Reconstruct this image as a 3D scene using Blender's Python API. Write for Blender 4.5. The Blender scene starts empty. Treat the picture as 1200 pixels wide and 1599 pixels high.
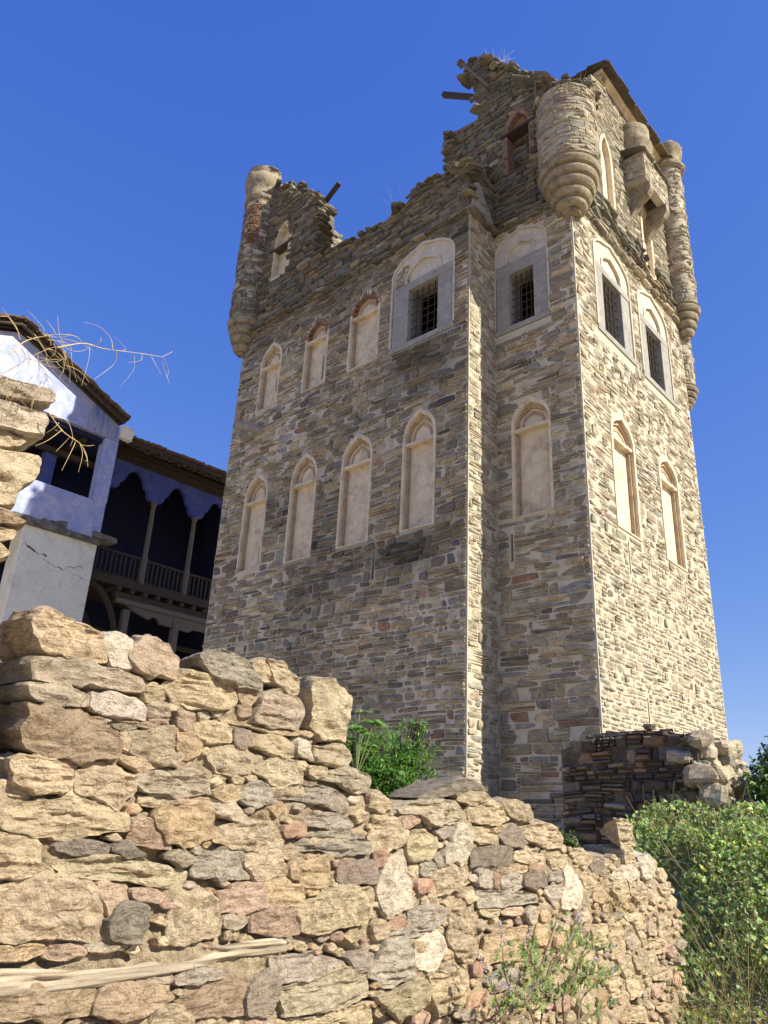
import bpy, bmesh, math, random
import numpy as np
from mathutils import Vector, Matrix, Quaternion
from mathutils.geometry import delaunay_2d_cdt

sc = bpy.context.scene
col = sc.collection
rng = np.random.default_rng(7)
random.seed(7)

# ------------------------------------------------------------------ camera
def cam_axes(t, p, r):
    fwd = Vector((math.sin(t)*math.cos(p), math.cos(t)*math.cos(p), math.sin(p)))
    r0 = Vector((math.cos(t), -math.sin(t), 0)); u0 = r0.cross(fwd)
    return r0*math.cos(r)+u0*math.sin(r), -r0*math.sin(r)+u0*math.cos(r), fwd
cR, cU, cF = cam_axes(-0.742150, 0.384561, 0.0498278)
cd = bpy.data.cameras.new('camera'); cam = bpy.data.objects.new('camera', cd); col.objects.link(cam)
M = Matrix.Identity(4)
for i in range(3):
    M[i][0] = cR[i]; M[i][1] = cU[i]; M[i][2] = -cF[i]
M[2][3] = 1.6
cam.matrix_world = M
cd.sensor_fit = 'HORIZONTAL'; cd.sensor_width = 36; cd.lens = 36*1195.34/1200
cd.clip_start = 0.05; cd.clip_end = 4000
sc.camera = cam

# ------------------------------------------------------------------ light
SUN_EL = math.radians(39.5); SUN_AZ = math.atan2(0.962, 0.272)
w = bpy.data.worlds.new('World'); sc.world = w; w.use_nodes = True
nt = w.node_tree; nt.nodes.clear()
sky = nt.nodes.new('ShaderNodeTexSky'); sky.sky_type = 'NISHITA'; sky.sun_disc = False
sky.sun_elevation = SUN_EL; sky.sun_rotation = SUN_AZ
sky.altitude = 1800; sky.air_density = 1.0; sky.dust_density = 0.1; sky.ozone_density = 4.0
# the camera's rendering of blue sky: a tone curve per channel on the sky colour
sep = nt.nodes.new('ShaderNodeSeparateColor'); cmb = nt.nodes.new('ShaderNodeCombineColor'); nt.links.new(sky.outputs[0], sep.inputs[0])
for ci, (gm, gn) in enumerate(((1.10, .716), (.79, .93), (.30, 2.72))):
    pw = nt.nodes.new('ShaderNodeMath'); pw.operation = 'POWER'; pw.inputs[1].default_value = gm
    ml = nt.nodes.new('ShaderNodeMath'); ml.operation = 'MULTIPLY'; ml.inputs[1].default_value = gn
    nt.links.new(sep.outputs[ci], pw.inputs[0]); nt.links.new(pw.outputs[0], ml.inputs[0]); nt.links.new(ml.outputs[0], cmb.inputs[ci])
bgn = nt.nodes.new('ShaderNodeBackground'); bgn.inputs[1].default_value = 0.10
wo = nt.nodes.new('ShaderNodeOutputWorld')
nt.links.new(cmb.outputs[0], bgn.inputs[0]); nt.links.new(bgn.outputs[0], wo.inputs[0])
sl = bpy.data.lights.new('sun', 'SUN'); sl.energy = 4.6; sl.angle = math.radians(0.53); sl.color = (1.0, 0.92, 0.74)
so = bpy.data.objects.new('sun', sl); col.objects.link(so)
sd = Vector((math.sin(SUN_AZ)*math.cos(SUN_EL), math.cos(SUN_AZ)*math.cos(SUN_EL), math.sin(SUN_EL)))
so.rotation_mode = 'QUATERNION'; so.rotation_quaternion = sd.to_track_quat('Z', 'Y'); so.location = (30, 10, 40)
vs = sc.view_settings; vs.view_transform = 'Standard'; vs.look = 'None'; vs.exposure = 0.93; vs.gamma = 1

# ------------------------------------------------------------------ numpy noise
def _h(ix, iy, iz, seed):
    n = (ix.astype(np.int64)*374761393 + iy.astype(np.int64)*668265263 + iz.astype(np.int64)*2147483647 + seed*974634777) & 0xffffffff
    n = ((n ^ (n >> 13))*1274126177) & 0xffffffff
    n = ((n ^ (n >> 16))*2246822519) & 0xffffffff
    return ((n ^ (n >> 15)) & 0xffff)/65535.0*2-1
def vnoise(p, seed=0):
    f = np.floor(p); t = p-f; t = t*t*(3-2*t); i = f.astype(np.int64)
    r = 0
    for a in (0, 1):
        wx = t[..., 0] if a else 1-t[..., 0]
        for b in (0, 1):
            wy = t[..., 1] if b else 1-t[..., 1]
            for c in (0, 1):
                wz = t[..., 2] if c else 1-t[..., 2]
                r = r + wx*wy*wz*_h(i[..., 0]+a, i[..., 1]+b, i[..., 2]+c, seed)
    return r
def fbm(p, oct=4, seed=0, gain=0.5):
    r = 0; a = 1.0; p = np.asarray(p, float)
    for o in range(oct):
        r = r + a*vnoise(p, seed+o*17); p = p*2.03+11.3; a *= gain
    return r

# ------------------------------------------------------------------ mesh builder
class MB:
    def __init__(s): s.v = []; s.c = []; s.f = []; s.n = 0; s.m = []
    def add(s, V, F, c=(1, 1, 1), mat=0):
        V = np.asarray(V, float).reshape(-1, 3); c = np.asarray(c, float)
        if c.ndim == 1: c = np.tile(c[:3], (len(V), 1))
        s.v.append(V); s.c.append(c[:, :3])
        for f in (F if isinstance(F, (list, tuple)) and len(F) and isinstance(F[0], np.ndarray) and F[0].ndim == 2 else [np.asarray(F)]):
            if len(f): s.f.append(f.astype(np.int32)+s.n); s.m.append(np.full(len(f), mat, np.int32))
        s.n += len(V)
    def mesh(s, name, smooth=False, origin=None):
        me = bpy.data.meshes.new(name)
        V = np.concatenate(s.v); C = np.concatenate(s.c)
        if origin is not None: V = V-np.array(origin)
        me.vertices.add(len(V)); me.vertices.foreach_set('co', V.ravel().astype(np.float32))
        tot = np.concatenate([np.full(len(f), f.shape[1], np.int32) for f in s.f])
        lv = np.concatenate([f.ravel() for f in s.f]); st = np.concatenate([[0], np.cumsum(tot)[:-1]]).astype(np.int32)
        me.loops.add(len(lv)); me.loops.foreach_set('vertex_index', lv)
        me.polygons.add(len(tot)); me.polygons.foreach_set('loop_start', st); me.polygons.foreach_set('loop_total', tot)
        me.polygons.foreach_set('material_index', np.concatenate(s.m))
        me.polygons.foreach_set('use_smooth', np.full(len(tot), smooth, bool))
        me.update(calc_edges=True); me.validate()
        if len(me.vertices) == len(V):
            a = me.attributes.new('col', 'FLOAT_COLOR', 'POINT')
            a.data.foreach_set('color', np.concatenate([C, np.ones((len(C), 1))], 1).ravel().astype(np.float32))
        return me
    def build(s, name, mats, parent=None, smooth=False, recenter=False):
        org = None
        if recenter:
            V = np.concatenate(s.v); org = V.mean(0); org[2] = V[:, 2].min()
        me = s.mesh(name, smooth, org)
        for m in (mats if isinstance(mats, (list, tuple)) else [mats]): me.materials.append(m)
        o = bpy.data.objects.new(name, me); col.objects.link(o)
        if org is not None: o.location = org
        if parent is not None:
            o.parent = parent; o.matrix_parent_inverse = Matrix.Identity(4)
            wp = Vector((0, 0, 0)); q = parent
            while q is not None: wp += q.location; q = q.parent
            o.location = Vector(o.location)-wp
        return o
def tag(o, label=None, cat=None, group=None, kind=None):
    if label: o['label'] = label
    if cat: o['category'] = cat
    if group: o['group'] = group
    if kind: o['kind'] = kind
    return o
def empty(name, loc, label, cat, group=None):
    o = bpy.data.objects.new(name, None); o.empty_display_size = 0.3; col.objects.link(o); o.location = loc
    return tag(o, label, cat, group)

def smooth_by_angle(o, deg=40):
    bm = bmesh.new(); bm.from_mesh(o.data); a = math.radians(deg)
    for f in bm.faces: f.smooth = True
    for e in bm.edges:
        if len(e.link_faces) == 2 and e.calc_face_angle(0) > a: e.smooth = False
    bm.to_mesh(o.data); bm.free()

# ------------------------------------------------------------------ materials
def mat(name):
    m = bpy.data.materials.new(name); m.use_nodes = True; n = m.node_tree; n.nodes.clear()
    out = n.nodes.new('ShaderNodeOutputMaterial'); b = n.nodes.new('ShaderNodeBsdfPrincipled')
    n.links.new(b.outputs[0], out.inputs[0])
    return m, n, b
def N(n, t, **k):
    x = n.nodes.new(t)
    for a, v in k.items(): setattr(x, a, v)
    return x
def noise_node(n, scale, detail=6, rough=0.6, vec=None, dist=0.0):
    x = N(n, 'ShaderNodeTexNoise'); x.inputs['Scale'].default_value = scale; x.inputs['Detail'].default_value = detail
    x.inputs['Roughness'].default_value = rough; x.inputs['Distortion'].default_value = dist
    if vec is not None: n.links.new(vec, x.inputs['Vector'])
    return x
def ramp(n, fac, stops):
    r = N(n, 'ShaderNodeValToRGB'); e = r.color_ramp.elements
    while len(e) < len(stops): e.new(0.5)
    for i, (p, c) in enumerate(stops):
        e[i].position = p; e[i].color = (*c, 1) if len(c) == 3 else c
    n.links.new(fac, r.inputs[0]); return r
def mixc(n, a, b, fac, mode='MIX'):
    x = N(n, 'ShaderNodeMix', data_type='RGBA', blend_type=mode)
    if isinstance(fac, (int, float)): x.inputs[0].default_value = fac
    else: n.links.new(fac, x.inputs[0])
    for s, i in ((a, 6), (b, 7)):
        if isinstance(s, (tuple, list)): x.inputs[i].default_value = (*s, 1)
        else: n.links.new(s, x.inputs[i])
    return x.outputs[2]
def pos_vec(n, scale=(1, 1, 1), rot=(0, 0, 0)):
    g = N(n, 'ShaderNodeNewGeometry'); mp = N(n, 'ShaderNodeMapping')
    mp.inputs['Scale'].default_value = scale; mp.inputs['Rotation'].default_value = rot
    n.links.new(g.outputs['Position'], mp.inputs['Vector']); return mp.outputs[0]
def bump(n, b, h, strength, dist=0.02, prev=None):
    x = N(n, 'ShaderNodeBump'); x.inputs['Strength'].default_value = strength; x.inputs['Distance'].default_value = dist
    n.links.new(h, x.inputs['Height'])
    if prev is not None: n.links.new(prev.outputs[0], x.inputs['Normal'])
    n.links.new(x.outputs[0], b.inputs['Normal']); return x
def attr_col(n):
    a = N(n, 'ShaderNodeAttribute'); a.attribute_name = 'col'; return a.outputs['Color']

def stone_mat(name, fscale=1.0, bumps=0.5, strat=(6, 6, 40), lichen=0.25, dist=0.02, var=0.45, dark=0.55, grain=0.75):
    m, n, b = mat(name)
    c = attr_col(n); p = pos_vec(n); ps = pos_vec(n, strat, (0.12, 0.07, 0))
    n1 = noise_node(n, 5*fscale, 8, 0.65, p); n2 = noise_node(n, 45*fscale, 6, 0.7, p); n3 = noise_node(n, 1.0*fscale, 5, 0.6, ps, 0.6)
    v = ramp(n, n1.outputs[0], [(0.25, (1-var,)*3), (0.5, (1, 1, 1)), (0.8, (1+var*0.7, 1+var*0.6, 1+var*0.45))])
    c1 = mixc(n, c, v.outputs[0], 1.0, 'MULTIPLY')
    v3 = ramp(n, n3.outputs[0], [(0.3, (0.68, 0.64, 0.58)), (0.5, (1, 1, 1)), (0.75, (1.18, 1.14, 1.05))])
    c2 = mixc(n, c1, v3.outputs[0], 0.8, 'MULTIPLY')
    v2 = ramp(n, n2.outputs[0], [(0.3, (0.72, 0.7, 0.66)), (0.55, (1, 1, 1)), (0.75, (1.25, 1.22, 1.15))])
    c3 = mixc(n, c2, v2.outputs[0], grain, 'MULTIPLY')
    nc = noise_node(n, 2.6*fscale, 7, 0.62, pos_vec(n, (1, 1, 2.6), (0.3, 0.1, 0)), 0.8)
    crk = ramp(n, nc.outputs[0], [(0.478, (1, 1, 1)), (0.494, (0.45, 0.4, 0.34)), (0.506, (0.45, 0.4, 0.34)), (0.522, (1, 1, 1))]); c3 = mixc(n, c3, crk.outputs[0], 0.7, 'MULTIPLY')
    nl = noise_node(n, 9*fscale, 8, 0.75, p, 0.4)
    lf = ramp(n, nl.outputs[0], [(0.58, (0, 0, 0)), (0.68, (lichen,)*3)])
    c4 = mixc(n, c3, (0.50, 0.43, 0.30), lf.outputs[0])
    nd = noise_node(n, 14*fscale, 8, 0.8, p, 0.3)
    df = ramp(n, nd.outputs[0], [(0.60, (0, 0, 0)), (0.70, (dark,)*3)])
    c5 = mixc(n, c4, (0.05, 0.045, 0.04), df.outputs[0])
    n.links.new(c5, b.inputs['Base Color']); b.inputs['Roughness'].default_value = 0.92; b.inputs['Specular IOR Level'].default_value = 0.25
    nf = noise_node(n, 95*fscale, 5, 0.7, p)
    b0 = bump(n, b, crk.outputs[0], bumps*0.5, dist*0.6)
    b1 = bump(n, b, n3.outputs[0], bumps*0.45, dist*1.0, b0)
    b2 = bump(n, b, n2.outputs[0], bumps, dist, b1)
    bump(n, b, nf.outputs[0], bumps*0.6, dist*0.35, b2)
    return m
def plain_mat(name, c, rough=0.9, var=0.25, scale=6, bumps=0.3, dist=0.01, dirt=None, useattr=False, stretch=(1, 1, 1), dscale=2.5, dpos=(0.5, 0.7)):
    m, n, b = mat(name); p = pos_vec(n, stretch)
    n1 = noise_node(n, scale, 8, 0.65, p); n2 = noise_node(n, scale*9, 5, 0.7, p)
    v = ramp(n, n1.outputs[0], [(0.25, (1-var,)*3), (0.55, (1, 1, 1)), (0.8, (1+var*0.5,)*3)])
    base = attr_col(n) if useattr else c
    cc = mixc(n, v.outputs[0], base, 1.0, 'MULTIPLY')
    v2 = ramp(n, n2.outputs[0], [(0.3, (0.85,)*3), (0.6, (1.05,)*3)]); cc = mixc(n, cc, v2.outputs[0], 0.8, 'MULTIPLY')
    if dirt:
        nd = noise_node(n, dscale, 9, 0.72, p, 0.5); df = ramp(n, nd.outputs[0], [(dpos[0], (0, 0, 0)), (dpos[1], (0.8,)*3)])
        cc = mixc(n, cc, dirt, df.outputs[0])
    n.links.new(cc, b.inputs['Base Color']); b.inputs['Roughness'].default_value = rough; b.inputs['Specular IOR Level'].default_value = 0.25
    b1 = bump(n, b, n1.outputs[0], bumps, dist*2); bump(n, b, n2.outputs[0], bumps, dist, b1)
    return m
def leaf_mat(name, trans=0.35, rough=0.5):
    m, n, b = mat(name); c = attr_col(n); p = pos_vec(n)
    n1 = noise_node(n, 20, 3, 0.6, p); v = ramp(n, n1.outputs[0], [(0.3, (0.75,)*3), (0.7, (1.2,)*3)])
    cc = mixc(n, c, v.outputs[0], 1.0, 'MULTIPLY'); n.links.new(cc, b.inputs['Base Color']); b.inputs['Roughness'].default_value = rough
    b.inputs['Specular IOR Level'].default_value = 0.35
    t = N(n, 'ShaderNodeBsdfTranslucent'); tc = mixc(n, cc, (1.3, 1.5, 0.5), 1.0, 'MULTIPLY'); n.links.new(tc, t.inputs[0])
    mx = N(n, 'ShaderNodeMixShader'); mx.inputs[0].default_value = trans
    out = [x for x in n.nodes if x.type == 'OUTPUT_MATERIAL'][0]
    n.links.new(b.outputs[0], mx.inputs[1]); n.links.new(t.outputs[0], mx.inputs[2]); n.links.new(mx.outputs[0], out.inputs[0])
    return m

M_near = stone_mat('near_stone', 2.2, 0.9, (7, 7, 34), 0.30, 0.022, 0.34, 0.35, 0.9)
M_tower = stone_mat('tower_stone', 1.3, 0.6, (4, 4, 30), 0.12, 0.03, 0.4)
MORT = np.array([.55, .50, .39])
M_mortar = plain_mat('lime_mortar', None, 0.95, 0.25, 3.0, 0.6, 0.02, (0.24, 0.205, 0.15), dscale=1.1, dpos=(0.58, 0.82), useattr=True)
M_drym = plain_mat('dark_earth_mortar', (0.20, 0.17, 0.125), 0.95, 0.5, 5.0, 0.9, 0.04)
M_earth = plain_mat('earth_mortar', (0.56, 0.45, 0.305), 0.95, 0.34, 9.0, 1.0, 0.025, (0.30, 0.215, 0.125), dscale=7, dpos=(0.52, 0.70))
M_plaster = plain_mat('lime_plaster', (0.68, 0.585, 0.425), 0.9, 0.25, 3.5, 0.5, 0.012, (0.34, 0.265, 0.17), dscale=3.0, dpos=(0.49, 0.68))
M_white = plain_mat('white_plaster', (0.58, 0.52, 0.42), 0.9, 0.25, 4, 0.3, 0.01, (0.36, 0.28, 0.19), dscale=3.0, dpos=(0.52, 0.70))
M_grey = plain_mat('grey_dressed_stone', (0.34, 0.33, 0.30), 0.9, 0.3, 5, 0.5, 0.012, (0.18, 0.175, 0.16), dscale=6)
M_brick = plain_mat('red_brick', (0.30, 0.18, 0.12), 0.9, 0.5, 14, 0.6, 0.015, (0.42, 0.32, 0.22), dscale=10)
M_corbel = plain_mat('weathered_corbel_plaster', (0.33, 0.28, 0.195), 0.92, 0.35, 5, 0.6, 0.015, (0.10, 0.088, 0.07), dscale=6.0, dpos=(0.48, 0.64))
M_iron = plain_mat('rusty_iron', (0.06, 0.04, 0.03), 0.8, 0.4, 20, 0.3)
M_oldwood = plain_mat('weathered_wood', (0.075, 0.058, 0.043), 0.85, 0.5, 6, 0.6, 0.01, stretch=(6, 1, 6))
M_greywood = plain_mat('grey_wood', (0.19, 0.165, 0.135), 0.85, 0.45, 8, 0.6, 0.01, stretch=(5, 1, 5))
M_dark = plain_mat('dark_interior', (0.035, 0.03, 0.028), 0.95)
M_leaf = leaf_mat('leaf')
M_dry = plain_mat('dry_stem', (0.50, 0.38, 0.19), 0.8, 0.3, 30, 0.1, useattr=True)
M_ground = plain_mat('dry_ground', (0.46, 0.37, 0.245), 0.95, 0.35, 2.0, 0.8, 0.03, (0.20, 0.17, 0.08), dscale=0.8)

# ------------------------------------------------------------------ small geometry helpers
QB = np.array([[0,3,2,1],[4,5,6,7],[0,1,5,4],[1,2,6,5],[2,3,7,6],[3,0,4,7]])
def box(mb, x0, x1, y0, y1, z0, z1, c=(1, 1, 1), mat=0, j=0.0):
    V = np.array([[x0,y0,z0],[x1,y0,z0],[x1,y1,z0],[x0,y1,z0],[x0,y0,z1],[x1,y0,z1],[x1,y1,z1],[x0,y1,z1]], float)
    if j: V += rng.uniform(-j, j, V.shape)
    mb.add(V, QB, c, mat)
def bar(mb, a, b, wdt, hgt=None, c=(1, 1, 1), up=(0, 0, 1), mat=0, j=0.0, taper=1.0):
    a = Vector(a); b = Vector(b); d = (b-a).normalized(); u = Vector(up)
    if abs(d.dot(u)) > 0.95: u = Vector((1, 0, 0))
    s = d.cross(u).normalized(); t = s.cross(d).normalized(); hgt = hgt or wdt
    V = []
    for p, k in ((a, 1), (b, taper)):
        for q, r in ((-1, -1), (1, -1), (1, 1), (-1, 1)): V.append(p+s*(q*wdt/2*k)+t*(r*hgt/2*k))
    V = np.array([list(x) for x in V]); V = V+rng.uniform(-j, j, V.shape) if j else V
    mb.add(V, np.array([[3,2,1,0],[4,5,6,7],[0,1,5,4],[1,2,6,5],[2,3,7,6],[3,0,4,7]]), c, mat)
def tube(mb, pts, rad, c=(1, 1, 1), n=7, mat=0):
    P = np.array(pts, float); m = len(P); R = np.broadcast_to(np.asarray(rad, float), (m,))
    T = np.gradient(P, axis=0); T /= np.linalg.norm(T, axis=1)[:, None]+1e-9
    ref = np.array([0.3, 0.2, 0.93]); 
    if abs(T[0] @ ref) > 0.9: ref = np.array([1., 0, 0])
    S = np.cross(T, ref); S /= np.linalg.norm(S, axis=1)[:, None]+1e-9; U = np.cross(S, T)
    a = np.linspace(0, 2*np.pi, n, endpoint=False)
    V = (P[:, None]+R[:, None, None]*(np.cos(a)[None, :, None]*S[:, None]+np.sin(a)[None, :, None]*U[:, None])).reshape(-1, 3)
    i = np.arange(m-1)[:, None]*n; k = np.arange(n)[None]; k2 = (k+1) % n
    F = np.stack([i+k, i+n+k, i+n+k2, i+k2], -1).reshape(-1, 4)
    mb.add(V, F, c, mat)
    mb.add(V[:n], np.arange(n)[None, :], c, mat); mb.add(V[-n:], np.arange(n)[None, ::-1], c, mat)
def spline(pts, n=8):
    P = np.array(pts, float)
    if len(P) < 3: return P
    Q = np.vstack([2*P[0]-P[1], P, 2*P[-1]-P[-2]]); out = []
    for i in range(1, len(Q)-2):
        for t in np.linspace(0, 1, n, endpoint=False):
            a, b, c, d = Q[i-1], Q[i], Q[i+1], Q[i+2]
            out.append(0.5*((2*b)+(-a+c)*t+(2*a-5*b+4*c-d)*t*t+(-a+3*b-3*c+d)*t**3))
    out.append(P[-1]); return np.array(out)
def lathe(mb, cx, cy, prof, n=48, c=(1, 1, 1), mat=0, jit=0.0, seed=0):
    P = np.array(prof, float); m = len(P); a = np.linspace(0, 2*np.pi, n, endpoint=False)
    R = P[:, 0][:, None]*np.ones(n)[None]; Z = P[:, 1][:, None]*np.ones(n)[None]
    X = np.cos(a)[None]*R; Y = np.sin(a)[None]*R
    V = np.stack([cx+X, cy+Y, Z], -1)
    if jit:
        d = fbm(V*2.7, 4, seed)*jit; V[..., 0] += np.cos(a)[None]*d; V[..., 1] += np.sin(a)[None]*d; V[..., 2] += fbm(V*3.1+50, 3, seed)*jit*0.5
    i = np.arange(m-1)[:, None]*n; k = np.arange(n)[None]; k2 = (k+1) % n
    F = np.stack([i+k, i+k2, i+n+k2, i+n+k], -1).reshape(-1, 4)
    mb.add(V.reshape(-1, 3), F, c, mat)
def inside(poly, x, y):
    poly = np.asarray(poly, float); x = np.asarray(x, float); y = np.asarray(y, float); r = np.zeros(x.shape, bool)
    x0, y0 = poly[-1]
    for x1, y1 in poly:
        if y1 != y0:
            cnd = ((y1 > y) != (y0 > y)) & (x < (x0-x1)*(y-y1)/(y0-y1)+x1); r ^= cnd
        x0, y0 = x1, y1
    return r
def slabs(mb, C, S, rot, cols, jit=0.12, mat=0):
    """jittered boxes: C centres (n,3), S full sizes (n,3), rot z angle (n) + tilt (n,2)"""
    C = np.asarray(C, float); S = np.asarray(S, float); n = len(C)
    if n == 0: return
    rot = np.asarray(rot, float).reshape(n, 3)
    # 4x3x2-ish box with chamfered ring: 3 rings of 8
    a = np.array([[-1,-.72],[-.72,-1],[.72,-1],[1,-.72],[1,.72],[.72,1],[-.72,1],[-1,.72]])*0.5
    L = []
    for z, k in ((-.5, .88), (-.3, 1.), (.3, 1.), (.5, .86)): L.append(np.concatenate([a*k, np.full((8, 1), z)], 1))
    L = np.concatenate(L)[None]*S[:, None]
    amp = np.minimum(S[:, :2].min(1), S[:, 2]*2.5)
    L = L+rng.uniform(-1, 1, L.shape)*jit*amp[:, None, None]*np.array([1, 1, .5])
    cz, sz = np.cos(rot[:, 2]), np.sin(rot[:, 2]); cx, sx = np.cos(rot[:, 0]), np.sin(rot[:, 0]); cy, sy = np.cos(rot[:, 1]), np.sin(rot[:, 1])
    x, y, z = L[..., 0], L[..., 1], L[..., 2]
    y, z = y*cx[:, None]-z*sx[:, None], y*sx[:, None]+z*cx[:, None]
    x, z = x*cy[:, None]+z*sy[:, None], -x*sy[:, None]+z*cy[:, None]
    x, y = x*cz[:, None]-y*sz[:, None], x*sz[:, None]+y*cz[:, None]
    V = np.stack([x, y, z], -1)+C[:, None]
    k = np.arange(8); k2 = (k+1) % 8; F = []
    for r in range(3): F.append(np.stack([r*8+k, r*8+k2, r*8+8+k2, r*8+8+k], -1))
    F = np.concatenate(F); off = (np.arange(n)*32)[:, None, None]
    cc = np.repeat(np.asarray(cols, float).reshape(n, 3), 32, 0)
    cap = np.stack([k[::-1], k+24])
    mb.add(V.reshape(-1, 3), [(F[None]+off).reshape(-1, 4), (cap[None]+off).reshape(-1, 8)], cc, mat)

def lumps(mb, C, S, rot, cols, p=3.2, amp=.10, mat=0):
    a = np.linspace(0, 2*np.pi, 18, endpoint=False); b = np.linspace(-np.pi/2, np.pi/2, 11)
    A, B = np.meshgrid(a, b); d = np.stack([np.cos(A)*np.cos(B), np.sin(A)*np.cos(B), np.sin(B)], -1).reshape(-1, 3)
    d = d*((np.abs(d)**p).sum(1)**(-1/p))[:, None]
    i = np.arange(10)[:, None]*18; k = np.arange(18)[None]; F = np.stack([i+k, i+(k+1) % 18, i+18+(k+1) % 18, i+18+k], -1).reshape(-1, 4)
    for c, s, r, cl in zip(C, S, rot, cols):
        v = d*(1+amp*fbm(d*1.3+rng.uniform(0, 50, 3), 3, 3))[:, None]*np.array(s)/2
        for g in range(7):
            n = rdir0(); h = np.array(s)@np.abs(n)/2*rng.uniform(.66, .9); q = v@n; v = v-np.maximum(q-h, 0)[:, None]*n
        m = np.array(Matrix.Rotation(r[2], 3, 'Z') @ Matrix.Rotation(r[1], 3, 'Y') @ Matrix.Rotation(r[0], 3, 'X'))
        v = v@m.T+np.array(c); v = v+(fbm(v*9, 3, 6)*.012)[:, None]*d; mb.add(v, F, cl, mat)
def rdir0():
    n = rng.normal(0, 1, 3); return n/np.linalg.norm(n)
def plate(mb, outer, holes, mp, t=0.5, c=(1, 1, 1), mat=0, back=True, sides=True, step=None, rim=True):
    """flat wall piece with holes; mp(u,v,h) -> xyz"""
    pts = []; edges = []
    for L in [outer]+list(holes):
        s = len(pts); pts += [Vector(p) for p in L]; n = len(L); edges += [(s+i, s+(i+1) % n) for i in range(n)]
    if step:
        P = np.array(outer); gx = np.arange(P[:, 0].min()+step/2, P[:, 0].max(), step); gy = np.arange(P[:, 1].min()+step/2, P[:, 1].max(), step)
        X, Y = np.meshgrid(gx, gy); k = inside(outer, X, Y)
        for h in holes: k &= ~inside(h, X, Y)
        pts += [Vector((a, b)) for a, b in zip(X[k], Y[k])]
    v, e, f, *_ = delaunay_2d_cdt(pts, edges, [], 0, 1e-5)
    v = np.array([[p.x, p.y] for p in v]); f = np.array([list(q) for q in f])
    cen = v[f].mean(1); k = inside(outer, cen[:, 0], cen[:, 1])
    for h in holes: k &= ~inside(h, cen[:, 0], cen[:, 1])
    f = f[k]
    a = (v[f[:, 1], 0]-v[f[:, 0], 0])*(v[f[:, 2], 1]-v[f[:, 0], 1])-(v[f[:, 1], 1]-v[f[:, 0], 1])*(v[f[:, 2], 0]-v[f[:, 0], 0])
    f[a < 0] = f[a < 0][:, ::-1]
    mb.add(mp(v[:, 0], v[:, 1], np.zeros(len(v))), f, c, mat)
    if back: mb.add(mp(v[:, 0], v[:, 1], np.full(len(v), -t)), f[:, ::-1], c, mat)
    if sides:
        for L in ([outer] if rim else [])+list(holes):
            P = np.array(L, float); n = len(P); k = np.arange(n); k2 = (k+1) % n
            V = np.concatenate([mp(P[:, 0], P[:, 1], np.zeros(n)), mp(P[:, 0], P[:, 1], np.full(n, -t))])
            mb.add(V, np.stack([k, k2, n+k2, n+k], -1), c, mat)
def ring(mb, A, B, mp, h0, h1, c=(1, 1, 1), mat=0, closed=True):
    """extruded band between outlines A (outer) and B (inner), equal counts, from depth h0 (back) to h1 (front)"""
    A = np.array(A, float); B = np.array(B, float); n = len(A); k = np.arange(n); k2 = (k+1) % n
    V = np.concatenate([mp(A[:, 0], A[:, 1], np.full(n, h0)), mp(A[:, 0], A[:, 1], np.full(n, h1)), mp(B[:, 0], B[:, 1], np.full(n, h1)), mp(B[:, 0], B[:, 1], np.full(n, h0))])
    if not closed: k, k2 = k[:-1], k2[:-1]
    F = np.concatenate([np.stack([r*n+k, r*n+k2, r*n+n+k2, r*n+n+k], -1) for r in range(3)])
    mb.add(V, F, c, mat)
def arch(cu, wd, zb, zs, za, n=9, bottom=True):
    H = za-zs; R = []
    for i in range(n):
        a = math.radians(58)*i/(n-1); R.append((wd/2*math.cos(a), zs+0.87*H*math.sin(a)))
    R += [(wd*0.13, zs+0.86*H), (wd*0.05, zs+0.945*H)]
    L = [(-x, z) for x, z in R][::-1]
    P = [(wd/2, zb)]+R+[(0, za)]+L+[(-wd/2, zb)]
    return [(cu+x, z) for x, z in P]

# ------------------------------------------------------------------ masonry
PAL = {
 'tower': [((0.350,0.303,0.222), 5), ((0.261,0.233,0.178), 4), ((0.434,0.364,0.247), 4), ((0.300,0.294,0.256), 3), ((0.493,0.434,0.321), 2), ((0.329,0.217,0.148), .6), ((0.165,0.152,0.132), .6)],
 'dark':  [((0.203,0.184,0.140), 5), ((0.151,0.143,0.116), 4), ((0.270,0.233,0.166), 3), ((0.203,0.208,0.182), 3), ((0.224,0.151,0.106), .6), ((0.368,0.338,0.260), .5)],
 'lit':   [((0.393,0.343,0.252), 5), ((0.343,0.307,0.233), 4), ((0.444,0.388,0.287), 4), ((0.360,0.343,0.287), 3), ((0.478,0.428,0.330), 2), ((0.377,0.285,0.204), .5)],  # paler stone tones for the sunlit faces, sun brightness put into the colour
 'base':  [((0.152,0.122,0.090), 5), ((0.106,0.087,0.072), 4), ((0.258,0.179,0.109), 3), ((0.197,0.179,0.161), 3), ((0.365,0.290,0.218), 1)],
 'brick': [((0.240,0.135,0.085), 5), ((0.192,0.108,0.076), 3), ((0.272,0.171,0.114), 2)],
}
def pick(pal, n, var=0.12):
    P = PAL[pal]; p = np.array([q[1] for q in P], float); C = np.array([q[0] for q in P])
    k = rng.choice(len(P), n, p=p/p.sum()); f = np.exp(rng.normal(0, var, (n, 1)))
    return np.clip(C[k]*f*np.exp(rng.normal(0, 0.02, (n, 3))), 0.01, 0.9)
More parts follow.
